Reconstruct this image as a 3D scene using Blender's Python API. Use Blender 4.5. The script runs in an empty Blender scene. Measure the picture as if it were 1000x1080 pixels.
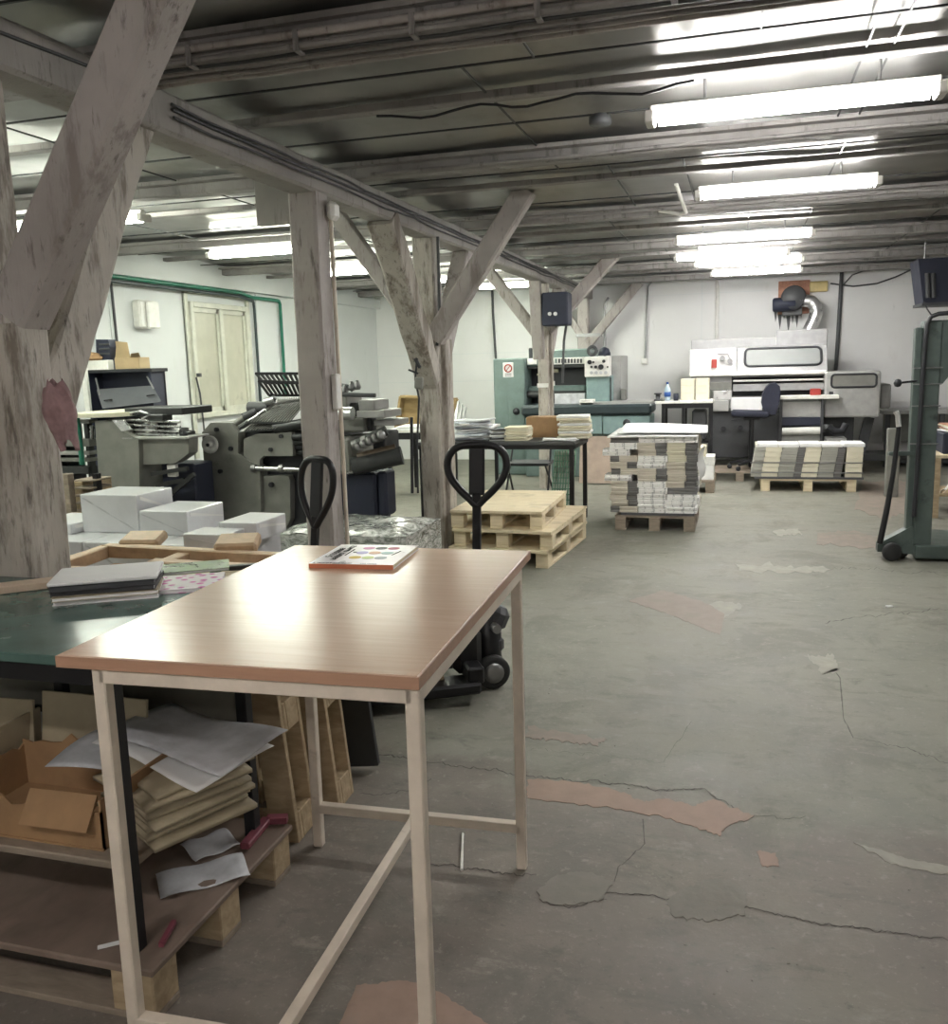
import bpy, bmesh, math, random
from mathutils import Vector, Matrix, Euler, noise
R=math.radians
rnd=random.Random(7)
S=bpy.context.scene
COL=S.collection
# ------------------------------------------------------------------ camera
FPX=945.25; EYE=1.55
def cam_axes(p,r,y):
    cy,sy=math.cos(y),math.sin(y); cp,sp=math.cos(p),math.sin(p); cr,sr=math.cos(r),math.sin(r)
    f=Vector((sy*cp,cy*cp,-sp)); rt=Vector((cy,-sy,0)); dn=f.cross(rt)
    return cr*rt+sr*dn, -sr*rt+cr*dn, f
RT,DN,FW=cam_axes(R(9.338),R(1.6156),R(-16.5245))
cd=bpy.data.cameras.new('camera'); cam=bpy.data.objects.new('camera',cd); COL.objects.link(cam)
cd.sensor_fit='HORIZONTAL'; cd.sensor_width=36; cd.lens=36*FPX/1000; cd.clip_start=.05; cd.clip_end=100
m=Matrix((RT,-DN,-FW)).transposed().to_4x4(); m.translation=(0,0,EYE)
cam.matrix_world=m
S.camera=cam
def ray(x,y): return RT*((x-500)/FPX)+DN*((y-540)/FPX)+FW
def PZ(x,y,z=0.0):            # where the sight line meets height z
    d=ray(x,y); return Vector((0,0,EYE))+d*((z-EYE)/d.z)
def PY(x,y,Y):                # where it meets depth Y
    d=ray(x,y); return Vector((0,0,EYE))+d*(Y/d.y)
def PX(x,y,X):
    d=ray(x,y); return Vector((0,0,EYE))+d*(X/d.x)
# ------------------------------------------------------------------ mesh builder
class MB:
    def __init__(s): s.v=[]; s.f=[]; s.sm=[]
    def add(s,vs,fs,sm=False):
        b=len(s.v); s.v+= [Vector(v) for v in vs]
        for f in fs: s.f.append(tuple(i+b for i in f)); s.sm.append(sm)
        return s
    def bmadd(s,bm,sm=False):
        bm.verts.index_update()
        s.add([v.co.copy() for v in bm.verts],[[v.index for v in f.verts] for f in bm.faces],sm); bm.free(); return s
    def mbox(s,M,sx,sy,sz,bev=0.0,seg=1):
        bm=bmesh.new(); bmesh.ops.create_cube(bm,size=1)
        for v in bm.verts: v.co=Vector((v.co.x*sx,v.co.y*sy,v.co.z*sz))
        if bev>0: bmesh.ops.bevel(bm,geom=list(bm.edges),offset=min(bev,.45*min(sx,sy,sz)),segments=seg,affect='EDGES',profile=.5)
        for v in bm.verts: v.co=M@v.co
        return s.bmadd(bm)
    def box(s,c,d,rot=(0,0,0),bev=0.0,seg=1):
        return s.mbox(Matrix.Translation(c)@Euler(rot).to_matrix().to_4x4(),d[0],d[1],d[2],bev,seg)
    def bx(s,x0,x1,y0,y1,z0,z1,bev=0.0,seg=1):
        return s.box(((x0+x1)/2,(y0+y1)/2,(z0+z1)/2),(abs(x1-x0),abs(y1-y0),abs(z1-z0)),(0,0,0),bev,seg)
    def bar(s,p0,p1,w,h,up=(0,0,1),bev=0.0):
        p0=Vector(p0);p1=Vector(p1);d=p1-p0;L=d.length;z=d.normalized();u=Vector(up)
        if abs(z.dot(u))>.98: u=Vector((0,1,0))
        x=u.cross(z).normalized(); y=z.cross(x)
        M=Matrix((x,y,z)).transposed().to_4x4(); M.translation=(p0+p1)/2
        return s.mbox(M,w,h,L,bev)
    def timber(s,p0,p1,w,h,up=(0,0,1),seed=0,amp=.008,n=None,taper=1.0):
        p0=Vector(p0);p1=Vector(p1);d=p1-p0;L=d.length;z=d.normalized();u=Vector(up)
        if abs(z.dot(u))>.98: u=Vector((0,1,0))
        x=u.cross(z).normalized(); y=z.cross(x); n=n or max(3,int(L/.12)); c=.18
        prof=[(-.5+c*.5,-.5),(0,-.5),(.5-c*.5,-.5),(.5,-.5+c*.5),(.5,0),(.5,.5-c*.5),(.5-c*.5,.5),(0,.5),(-.5+c*.5,.5),(-.5,.5-c*.5),(-.5,0),(-.5,-.5+c*.5)]
        vs=[];k=len(prof)
        for i in range(n+1):
            t=i/n; sc=1+(taper-1)*t; o=p0+d*t
            wob=Vector((noise.noise(Vector((t*L*.8,seed,1.3))),noise.noise(Vector((t*L*.8,seed,7.7))),0))*amp*1.2
            for j,(a,b) in enumerate(prof):
                r=1+amp*9*noise.noise(Vector((t*L*5,j*1.7,seed+.3)))
                vs.append(o+x*(a*w*sc*r+wob.x)+y*(b*h*sc*r+wob.y))
        fs=[(i*k+j,i*k+(j+1)%k,(i+1)*k+(j+1)%k,(i+1)*k+j) for i in range(n) for j in range(k)]
        fs+=[tuple(range(k))[::-1],tuple(n*k+j for j in range(k))]
        return s.add(vs,fs)
    def tube(s,pts,r,n=8,closed=False,caps=True):
        pts=[Vector(p) for p in pts]; N=len(pts); vs=[]; prev=None
        rr=r if isinstance(r,(list,tuple)) else [r]*N
        for i,p in enumerate(pts):
            a=pts[i-1] if (i>0 or closed) else p; b=pts[(i+1)%N] if (i<N-1 or closed) else p
            t=(b-a).normalized()
            if prev is None:
                u=Vector((0,0,1)) if abs(t.z)<.9 else Vector((1,0,0))
                x=u.cross(t).normalized()
            else: x=(prev-t*prev.dot(t)).normalized()
            prev=x; y=t.cross(x)
            for j in range(n):
                an=2*math.pi*j/n; vs.append(p+x*math.cos(an)*rr[i]+y*math.sin(an)*rr[i])
        fs=[]
        for i in range(N if closed else N-1):
            i2=(i+1)%N
            for j in range(n): fs.append((i*n+j,i*n+(j+1)%n,i2*n+(j+1)%n,i2*n+j))
        s.add(vs,fs,True)
        if caps and not closed: s.add(vs[:n][::-1],[tuple(range(n))]); s.add(vs[-n:],[tuple(range(n))])
        return s
    def cyl(s,p0,p1,r,n=16,r2=None): return s.tube([p0,p1],[r,r if r2 is None else r2],n)
    def lathe(s,prof,c=(0,0,0),axis=(0,0,1),n=20):
        z=Vector(axis).normalized(); u=Vector((1,0,0)) if abs(z.x)<.9 else Vector((0,1,0)); x=u.cross(z).normalized(); y=z.cross(x); c=Vector(c); vs=[]
        for r,h in prof:
            for j in range(n):
                a=2*math.pi*j/n; vs.append(c+z*h+(x*math.cos(a)+y*math.sin(a))*max(r,1e-4))
        fs=[(i*n+j,i*n+(j+1)%n,(i+1)*n+(j+1)%n,(i+1)*n+j) for i in range(len(prof)-1) for j in range(n)]
        fs+=[tuple(range(n))[::-1],tuple((len(prof)-1)*n+j for j in range(n))]
        return s.add(vs,fs,True)
    def prism(s,poly,ext):            # poly: 3D points in a plane, ext: extrusion vector
        p=[Vector(q) for q in poly]; n=len(p); e=Vector(ext)
        vs=p+[q+e for q in p]
        fs=[tuple(range(n))[::-1],tuple(range(n,2*n))]+[(i,(i+1)%n,n+(i+1)%n,n+i) for i in range(n)]
        return s.add(vs,fs)
    def grid(s,fn,nu,nv,thick=0.0,sm=True):   # fn(u,v)->point
        P=[[Vector(fn(i/nu,j/nv)) for j in range(nv+1)] for i in range(nu+1)]
        vs=[p for r in P for p in r]; w=nv+1
        fs=[(i*w+j,(i+1)*w+j,(i+1)*w+j+1,i*w+j+1) for i in range(nu) for j in range(nv)]
        if thick:
            b=len(vs); vs=vs+[p-Vector((0,0,thick)) for p in vs]
            fs+= [tuple(q+b for q in f[::-1]) for f in fs]
            ring=[i*w for i in range(nu+1)]+[nu*w+j for j in range(1,nv+1)]+[i*w+nv for i in range(nu-1,-1,-1)]+[j for j in range(nv-1,0,-1)]
            for a,c in zip(ring,ring[1:]+ring[:1]): fs.append((a,b+a,b+c,c))
        return s.add(vs,fs,sm)
    def build(s,name,mat,parent=None,world=False,loc=None,**props):
        me=bpy.data.meshes.new(name)
        off=Vector((0,0,0)); vs=s.v
        if parent is not None and world:
            I=W(parent).inverted(); vs=[I@v for v in vs]
        if parent is None:
            if loc is None:
                xs=[v.x for v in vs];ys=[v.y for v in vs];zs=[v.z for v in vs]
                loc=Vector(((min(xs)+max(xs))/2,(min(ys)+max(ys))/2,min(zs)))
            off=Vector(loc); vs=[v-off for v in vs]
        me.from_pydata([tuple(v) for v in vs],[],s.f)
        me.polygons.foreach_set('use_smooth',s.sm)
        bm=bmesh.new(); bm.from_mesh(me); bmesh.ops.recalc_face_normals(bm,faces=bm.faces); bm.to_mesh(me); bm.free()
        me.materials.append(mat); me.update()
        o=bpy.data.objects.new(name,me); COL.objects.link(o)
        if parent is not None: o.parent=parent
        else: o.location=off
        for k,v in props.items(): o[k]=v
        return o
def W(o):
    M=o.matrix_basis.copy()
    while o.parent: o=o.parent; M=o.matrix_basis@M
    return M
def thing(name,label,cat,loc=(0,0,0),rz=0.0,group=None):
    o=bpy.data.objects.new(name,None); COL.objects.link(o); o.location=loc; o.rotation_euler=(0,0,rz); o.empty_display_size=.1
    o['label']=label; o['category']=cat
    if group: o['group']=group
    return o
def tag(o,label,cat,group=None):
    o['label']=label; o['category']=cat
    if group: o['group']=group
    return o
def dup(o,loc,rz,label,group=None):
    def cp(a,par):
        c=a.copy(); COL.objects.link(c)
        if par: c.parent=par
        for ch in kids.get(a.name,[]): cp(ch,c)
        return c
    kids={}
    for q in bpy.data.objects:
        if q.parent: kids.setdefault(q.parent.name,[]).append(q)
    c=cp(o,None); c.location=loc; c.rotation_euler=(0,0,rz); c['label']=label
    if group: c['group']=group
    return c
def struct(mb,name,mat,parent=None,world=True):
    o=mb.build(name,mat,parent,world=world and parent is not None)
    if parent is None: o['kind']='structure'
    return o
# ------------------------------------------------------------------ materials
def nt(name):
    m=bpy.data.materials.new(name); m.use_nodes=True; t=m.node_tree; b=t.nodes['Principled BSDF']; return m,t,b
def lnk(t,a,b): t.links.new(a,b)
def mixc(t,fac,a,b):
    n=t.nodes.new('ShaderNodeMix'); n.data_type='RGBA'
    for s_,v in ((n.inputs[0],fac),(n.inputs[6],a),(n.inputs[7],b)):
        if hasattr(v,'is_output'): lnk(t,v,s_)
        elif isinstance(v,(int,float)): s_.default_value=v
        else: s_.default_value=(*v,1)
    return n.outputs[2]
def nz(t,co,scale,detail=4,rough=.55,stretch=None,dist=0.0):
    if stretch:
        mp=t.nodes.new('ShaderNodeMapping'); mp.inputs['Scale'].default_value=stretch; lnk(t,co,mp.inputs[0]); co=mp.outputs[0]
    n=t.nodes.new('ShaderNodeTexNoise'); n.inputs['Scale'].default_value=scale; n.inputs['Detail'].default_value=detail; n.inputs['Roughness'].default_value=rough; n.inputs['Distortion'].default_value=dist
    lnk(t,co,n.inputs['Vector']); return n.outputs['Fac']
def ramp(t,f,a,b,lo=0.0,hi=1.0):
    n=t.nodes.new('ShaderNodeMapRange'); n.inputs[1].default_value=a; n.inputs[2].default_value=b; n.inputs[3].default_value=lo; n.inputs[4].default_value=hi; lnk(t,f,n.inputs[0]); return n.outputs[0]
def coord(t,k='Object'):
    n=t.nodes.new('ShaderNodeTexCoord'); return n.outputs[k]
def bump(t,b,h,st=.2,d=.01):
    n=t.nodes.new('ShaderNodeBump'); n.inputs['Strength'].default_value=st; n.inputs['Distance'].default_value=d; lnk(t,h,n.inputs['Height']); lnk(t,n.outputs[0],b.inputs['Normal'])
def plain(name,c,rough=.5,metal=0.0,var=.12,scale=9,bmp=0.0,dirt=None,stretch=None,spec=None,coat=0):
    m,t,b=nt(name); co=coord(t)
    f=nz(t,co,scale,4,.6,stretch)
    lo=[x*(1-var) for x in c]; hi=[min(1,x*(1+var)) for x in c]
    cc=mixc(t,ramp(t,f,.3,.7),lo,hi)
    if dirt:
        d=nz(t,co,dirt[1],6,.65); cc=mixc(t,ramp(t,d,dirt[2],dirt[2]+.15),cc,dirt[0])
    lnk(t,cc,b.inputs['Base Color']); b.inputs['Roughness'].default_value=rough; b.inputs['Metallic'].default_value=metal
    lnk(t,ramp(t,f,.2,.8,max(0,rough-.08),min(1,rough+.08)),b.inputs['Roughness'])
    if spec is not None: b.inputs['Specular IOR Level'].default_value=spec
    if coat: b.inputs['Coat Weight'].default_value=coat
    if bmp: bump(t,b,f,bmp)
    return m
M={}
def P(k,*a,**kw): M[k]=plain(k,*a,**kw)
P('black_metal',(.018,.018,.02),.38,.3)
P('black_plastic',(.02,.021,.025),.5)
P('dark_grey',(.06,.062,.066),.5)
P('navy',(.02,.024,.045),.6)
P('rubber',(.025,.025,.025),.75)
P('machine_grey',(.21,.21,.19),.42,.05,dirt=((.1,.1,.09),6,.62))
P('machine_light',(.36,.36,.345),.4,.05,dirt=((.22,.21,.19),5,.66))
P('machine_dark',(.05,.052,.052),.45,.4)
P('silver_paint',(.6,.6,.57),.35)
P('steel',(.5,.5,.5),.28,1.0)
P('dull_steel',(.3,.3,.3),.4,.9)
P('aluminium',(.72,.72,.72),.3,.9)
P('cream_white',(.78,.77,.73),.5)
P('binder_white',(.36,.36,.36),.4,dirt=((.38,.37,.35),5,.68))
P('teal',(.145,.2,.19),.4,.05,dirt=((.08,.14,.13),5,.66))
P('teal_light',(.23,.33,.325),.42,.05)
P('teal_dark',(.03,.045,.05),.4)
P('lift_green',(.075,.1,.09),.42,.1,dirt=((.03,.04,.036),7,.58))
P('green_pipe',(.02,.17,.11),.4)
P('paper',(.83,.83,.82),.7,var=.04)
P('paper_grey',(.55,.56,.58),.6,var=.2,scale=14)
P('paper_blue',(.62,.66,.72),.6,var=.08)
P('paper_cream',(.72,.66,.5),.75,var=.06)
P('card_cream',(.42,.36,.25),.75,var=.1)
P('cardboard',(.33,.2,.1),.8,var=.15,bmp=.1)
P('kraft',(.5,.36,.23),.55,var=.16,scale=18,bmp=.15)
P('box_tan',(.4,.3,.17),.75,var=.1)
P('black_cover',(.02,.02,.025),.35)
P('red',(.35,.04,.03),.45)
P('rag_cloth',(.3,.19,.19),.9,var=.25,scale=22,bmp=.3)
P('rust',(.42,.21,.14),.8,var=.25,scale=20)
P('yellow_box',(.62,.5,.22),.5)
P('office_fabric',(.018,.02,.035),.9,var=.3,scale=60)
P('book_grey',(.27,.27,.27),.6,var=.15,scale=30)
P('book_beige',(.5,.45,.37),.7,var=.08,scale=30)
P('book_cream',(.68,.64,.5),.7,var=.06,scale=30)
P('book_white',(.72,.71,.68),.65,var=.1,scale=40)
P('book_dark',(.08,.08,.085),.5,var=.2,scale=30)
P('clip',(.75,.75,.72),.5)
P('maroon',(.2,.05,.07),.5)
P('blue_plastic',(.03,.1,.35),.35)
P('bottle_water',(.5,.62,.7),.15)
P('sign_white',(.75,.75,.75),.5,var=.03)
P('ink',(.02,.02,.02),.6,var=.02)
P('pink_card',(.75,.55,.6),.5)
P('cover_white',(.8,.76,.78),.3,var=.04)
P('orange_spine',(.62,.2,.1),.4)
for k,c in dict(dot_pink=(.6,.25,.45),dot_black=(.05,.05,.05),dot_red=(.42,.05,.12),dot_lilac=(.4,.36,.62),dot_peach=(.62,.38,.26),dot_teal=(.32,.46,.46),dot_yellow=(.65,.45,.03),dot_lime=(.52,.6,.22),dot_grey=(.33,.38,.4)).items(): P(k,c,.4,var=.1,scale=40)
def emis(name,c,s):
    m,t,b=nt(name); b.inputs['Base Color'].default_value=(.9,.9,.9,1); b.inputs['Emission Color'].default_value=(*c,1); b.inputs['Emission Strength'].default_value=s; return m
TUBE_COOL=emis('tube_cool',(1,.985,.96),24)
TUBE_NEAR=emis('tube_near',(1,.94,.9),20)
TUBE_WARM=emis('tube_left',(.95,1,.86),27)
# old whitewashed timber
def timber_mat(name,a,b_,c,k=0.0):
    m,t,b=nt(name); co=coord(t)
    f1=nz(t,co,5,6,.7,(1.6,1.6,.35)); f2=nz(t,co,2.2,4,.6); f3=nz(t,co,24,5,.7,(1.3,1.3,.22))
    cc=mixc(t,ramp(t,f2,.35,.65),a,b_)
    cc=mixc(t,ramp(t,f1,.56-k,.66-k),cc,c)
    cc=mixc(t,ramp(t,f3,.62-k,.72-k,0,.75),cc,(.1,.085,.075))
    lnk(t,cc,b.inputs['Base Color']); b.inputs['Roughness'].default_value=.7
    bump(t,b,f3,.5,.01); return m
M['timber']=timber_mat('painted_timber',(.33,.3,.28),(.44,.405,.38),(.25,.22,.2),.03)
M['timber_beam']=timber_mat('painted_beam',(.29,.275,.255),(.37,.35,.325),(.21,.195,.18))
M['timber_wax']=timber_mat('weathered_timber',(.35,.32,.275),(.52,.485,.43),(.22,.19,.155),.06)
M['joist']=timber_mat('painted_joist',(.22,.205,.2),(.34,.325,.31),(.16,.15,.145))
# raw pallet wood
def wood(name,a,b_,stretch,sc=5,rough=.7,knots=True,bm=.15):
    m,t,b=nt(name); co=coord(t)
    g=nz(t,co,sc,6,.6,stretch,.6); k=nz(t,co,4,3,.5)
    cc=mixc(t,ramp(t,g,.3,.7),a,b_)
    if knots: cc=mixc(t,ramp(t,k,.6,.75,0,.6),cc,[x*.55 for x in a])
    lnk(t,cc,b.inputs['Base Color']); b.inputs['Roughness'].default_value=rough; bump(t,b,g,bm,.004); return m
M['pallet_new']=wood('pallet_new',(.64,.53,.35),(.8,.7,.5),(1,9,9))
M['pallet_old']=wood('pallet_old',(.33,.25,.15),(.5,.39,.25),(2,7,7))
M['pallet_grey']=wood('pallet_grey',(.22,.18,.14),(.33,.27,.21),(2,7,7))
M['board_brown']=wood('board_brown',(.17,.125,.095),(.25,.19,.15),(3,1.2,3),3)
M['plywood']=wood('plywood',(.25,.17,.07),(.34,.24,.11),(2,2,8),3)
M['beech']=wood('beech_laminate',(.6,.415,.295),(.67,.475,.345),(1.2,22,22),3,.25,False,.02)
M['beech'].node_tree.nodes['Principled BSDF'].inputs['Specular IOR Level'].default_value=.85
M['beech_edge']=wood('beech_edge',(.4,.235,.155),(.47,.28,.185),(1.2,22,22),3,.4,False,.02)
M['pale_strip']=wood('pale_strip',(.5,.38,.28),(.6,.48,.36),(1,12,12),3,.5,False,.05)
P('cream_paint',(.68,.6,.5),.45,dirt=((.42,.34,.27),14,.64),bmp=.05)
P('green_top',(.085,.15,.13),.22,dirt=((.12,.19,.165),5,.62))
P('window_paint',(.6,.6,.52),.45,dirt=((.42,.4,.33),9,.62))
P('grey_panel',(.2,.19,.16),.6)
P('white_table',(.76,.75,.71),.45)
P('mesh_green',(.2,.35,.25),.6)
# ================================================================== SETTING
XL,XR,YB,YN,ZC,ZJ=-5.82,3.7,14.2,-3.2,2.745,2.66
def wall_mat(name,c,stain,sc):
    m,t,b=nt(name); co=coord(t)
    f=nz(t,co,1.1,5,.6); d=nz(t,co,sc,7,.7,(1,1,.35)); v=nz(t,co,5,5,.7,(1.4,1.4,.3))
    cc=mixc(t,ramp(t,f,.3,.7),[x*.93 for x in c],c)
    cc=mixc(t,ramp(t,d,.6,.8,0,.55),cc,stain)
    cc=mixc(t,ramp(t,v,.66,.76,0,.35),cc,[x*.55 for x in stain])
    lnk(t,cc,b.inputs['Base Color']); b.inputs['Roughness'].default_value=.6; bump(t,b,d,.1,.01); return m
M['wall']=wall_mat('wall_plaster',(.76,.76,.75),(.52,.5,.46),2.0)
M['wall_l']=wall_mat('wall_panel',(.7,.72,.72),(.5,.5,.45),1.6)
def floor_mat():
    m,t,b=nt('concrete_floor'); co=coord(t)
    big=nz(t,co,.7,5,.6); mid=nz(t,co,2.6,6,.65); fine=nz(t,co,26,6,.7); str_=nz(t,co,3,6,.7,(.6,2.6,1))
    green=mixc(t,ramp(t,mid,.3,.7),(.165,.165,.135),(.255,.25,.205))
    brown=mixc(t,ramp(t,mid,.3,.7),(.155,.133,.112),(.24,.212,.182))
    # the green paint is worn through towards the near end: a border line of its own in the floor
    a=PZ(430,800);c=PZ(980,905); d=(c-a).normalized(); n=Vector((-d.y,d.x,0))
    sep=t.nodes.new('ShaderNodeVectorMath'); sep.operation='DOT_PRODUCT'; lnk(t,co,sep.inputs[0]); sep.inputs[1].default_value=n
    add=t.nodes.new('ShaderNodeMath'); add.operation='ADD'; lnk(t,sep.outputs['Value'],add.inputs[0]); lnk(t,ramp(t,mid,.2,.8,-.45,.45),add.inputs[1])
    k=n.dot(a)
    cc=mixc(t,ramp(t,add.outputs[0],k-.12,k+.12),brown,green)
    blot=nz(t,co,1.6,8,.72,None,.6); blot2=nz(t,co,5.5,7,.75,(.8,1.3,1),.4); sp=nz(t,co,60,4,.8)
    cc=mixc(t,ramp(t,big,.48,.66,0,.6),cc,(.25,.235,.195))
    cc=mixc(t,ramp(t,blot,.52,.6,0,.5),cc,(.125,.117,.097))
    cc=mixc(t,ramp(t,blot2,.56,.66,0,.6),cc,(.115,.106,.09))
    cc=mixc(t,ramp(t,blot2,.34,.42,.55,0),cc,(.3,.285,.24))
    cc=mixc(t,ramp(t,str_,.56,.68,0,.45),cc,(.11,.104,.088))
    cc=mixc(t,ramp(t,fine,.58,.68,0,.55),cc,(.33,.31,.265))
    cc=mixc(t,ramp(t,fine,.3,.4,.5,0),cc,(.085,.08,.068))
    cc=mixc(t,ramp(t,sp,.6,.7,0,.5),cc,(.38,.36,.32))
    lnk(t,cc,b.inputs['Base Color'])
    lnk(t,ramp(t,mid,.3,.7,.55,.75),b.inputs['Roughness']); bump(t,b,fine,.25,.006); return m
M['floor']=floor_mat()
def sheet_mat():
    m,t,b=nt('ceiling_sheet'); co=coord(t)
    f=nz(t,co,1.3,4,.6); g=nz(t,co,5,5,.6,(1,.5,1)); w=nz(t,co,2.2,3,.5,(.5,1.6,1),.8)
    cc=mixc(t,ramp(t,f,.3,.7),(.28,.276,.268),(.42,.415,.4))
    cc=mixc(t,ramp(t,g,.6,.75,0,.4),cc,(.25,.2,.16))
    lnk(t,cc,b.inputs['Base Color']); b.inputs['Metallic'].default_value=.85
    w2=nz(t,co,2.2,2,.4,(.35,1.2,1),.2); bump(t,b,w2,.3,.04)
    b.inputs['Roughness'].default_value=.4; b.inputs['Anisotropic'].default_value=.95
    lnk(t,ramp(t,g,.3,.7,.32,.42),b.inputs['Roughness'])
    tg=t.nodes.new('ShaderNodeCombineXYZ'); tg.inputs[1].default_value=1; lnk(t,tg.outputs[0],b.inputs['Tangent']); return m
M['sheet']=sheet_mat()
floor=MB().bx(XL-.2,XR+.2,YN-.2,YB+.2,-.1,0).build('floor',M['floor'],loc=(0,0,0)); floor['kind']='structure'
struct(MB().bx(XL-.15,XL,YN,YB,0,ZC+.1),'wall_left',M['wall_l'])
struct(MB().bx(XR,XR+.15,YN,YB,0,ZC+.1),'wall_right',M['wall'])
struct(MB().bx(XL-.15,XR+.15,YB,YB+.15,0,ZC+.1),'wall_back',M['wall'])
struct(MB().bx(XL-.15,XR+.15,YN-.15,YN,0,ZC+.1),'wall_near',M['wall'])
# ceiling of sagging metal sheets between the joists
cb=MB()
def sag(x,y):
    return ZC+.03-.022*noise.noise(Vector((x*.9,y*1.3,3)))-.006*noise.noise(Vector((x*1.9,y*2.1,9)))
cb.grid(lambda u,v:(XL-.1+u*(XR-XL+.2),YN-.1+v*(YB-YN+.2),sag(XL+u*9.5,YN+v*17.4)),120,200,0,True)
cb.bx(XL-.1,XR+.1,YN-.1,YB+.1,ZC+.1,ZC+.15)
ceil=cb.build('ceiling',M['sheet'],loc=(0,0,0)); ceil['kind']='structure'
sm_=MB()
for y0 in (-.1,1.5,2.55,3.68,4.6,5.75,6.9,8.0,9.1,10.2,11.3,12.4,13.3):
    sm_.bx(XL,XR,y0,y0+.012,ZC-.016,ZC-.008)
for i,(y0,y1) in enumerate(((0,2.55),(2.55,3.68),(3.68,5.75),(5.75,8),(8,10.2),(10.2,13))):
    for x in (-4.7,-3.4,-1.1+.3*(i%2),-.35+.4*(i%3),.55,1.6,2.6): sm_.bx(x,x+.008,y0,y1,ZC-.015,ZC-.008)
sm_.build('sheet_seam',M['machine_dark'],ceil)
# joists: deep ones and thin battens, running across the room
MAIN=(-1.15,.98,3.12,5.24,7.46,9.6,11.75,13.55); THIN=(-.1,2.02,4.1,6.1,8.45,10.62,12.7)
for i,y in enumerate(MAIN):
    struct(MB().timber((XL,y,ZJ+.045),(XR,y,ZJ+.045),.12 if i!=2 else .2,.09,seed=i,amp=.004,n=60).bx(XL,XR,y-.13,y+.1,ZC-.025,ZC-.003),'ceiling_beam',M['joist'])
for i,y in enumerate(THIN):
    struct(MB().timber((XL,y,ZC-.018),(XR,y,ZC-.018),.08,.036,seed=20+i,amp=.003,n=60),'ceiling_beam',M['joist'])
# pipe and cable runs clipped along the nearest visible joist
for k,(dy,dz,r,mm) in enumerate(((-.13,.02,.014,'timber'),(-.12,-.015,.009,'joist'),(-.09,-.03,.007,'machine_dark'),(.03,-.022,.009,'joist'),(.075,-.02,.012,'timber'),(-.03,-.02,.008,'joist'))):
    pts=[(x*.25-2.2,3.12+dy+.004*noise.noise(Vector((x*.9,k,0))),ZJ+dz+.006*noise.noise(Vector((x*.7,k,5)))) for x in range(0,24)]
    o=MB().tube(pts,r,6).build('ceiling_conduit',M[mm]); tag(o,'painted %s clipped along the nearest ceiling joist, %s of six runs'%('cable' if r<.01 else 'pipe',['first','second','third','fourth','fifth','sixth'][k]),'conduit','runs along the nearest joist')
for k,(y,z,x0,x1) in enumerate(((5.14,ZJ+.01,-2.1,3.6),(7.34,ZJ+.03,-1.95,3.6),(4.02,ZC-.07,-1.6,-.2))):
    pts=[(x0+(x1-x0)*i/20,y,z+.012*noise.noise(Vector((i*.6,k,2)))-(.0 if k<2 else .03*math.sin(i/20*9.4)**2)) for i in range(21)]
    o=MB().tube(pts,.011 if k<2 else .006,6).build('ceiling_conduit',M['joist' if k<2 else 'black_plastic'])
    tag(o,['painted thin pipe along the second deep ceiling joist','painted thin pipe along the third deep ceiling joist','thin dark cable sagging along a thin batten left of the nearest lamp'][k],'conduit')
# clips under the nearest joist
for i in range(9):
    x=-1.9+i*.42
    o=MB().bx(x,x+.02,2.975,3.03,ZJ-.038,ZJ-.032).bx(x,x+.02,2.975,2.981,ZJ-.038,ZJ+.03).build('pipe_clip',M['joist'])
    tag(o,'small bent metal pipe clip under the nearest ceiling joist','clip','clips under the nearest joist')
a=PZ(633,131,ZC-.05); tag(MB().lathe([(.05,0),(.055,.01),(.055,.045),(.04,.05)],(a.x,a.y,ZC-.055),n=16).build('smoke_detector',M['dark_grey']),'small round smoke detector on the ceiling left of the nearest lamp','detector')
tag(MB().tube([(-.62,7.36,ZJ+.03),(-.46,7.36,ZJ-.01),(-.41,7.3,ZJ-.01),(-.45,6.75,ZC+.02)],.014,8).build('bent_pipe',M['cream_white']),'short bent white pipe under the ceiling left of the second lamp','pipe')
# main beam over the row of posts
BX=-2.28
struct(MB().timber((BX,-3.1,2.575),(BX,YB,2.575),.165,.165,seed=50,amp=.006,n=90),'ceiling_beam',M['timber_beam'])
# splice block near first brace
# cables along the beam
for k,(dx,dz,r) in enumerate(((.095,.01,.008),(.095,.03,.006),(.1,-.02,.006))):
    pts=[(BX+dx+.006*noise.noise(Vector((i*.5,k,1))),3.3+i*.28,2.575+dz+.02*noise.noise(Vector((i*.45,k,8)))) for i in range(36)]
    o=MB().tube(pts,r,6).build('beam_cable',M['machine_dark']); tag(o,'dark cable running along the side of the long timber beam, %s of three'%['uppermost','middle','lowest'][[1,0,2][k]],'cable','cables along the beam')
pts=[(BX+.09,1.2+i*.22,2.6-.02*math.sin(i*.5)) for i in range(9)]
tag(MB().tube(pts,.006,6).build('beam_cable',M['machine_dark']),'dark cable on the beam left of the big diagonal brace','cable')
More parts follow.
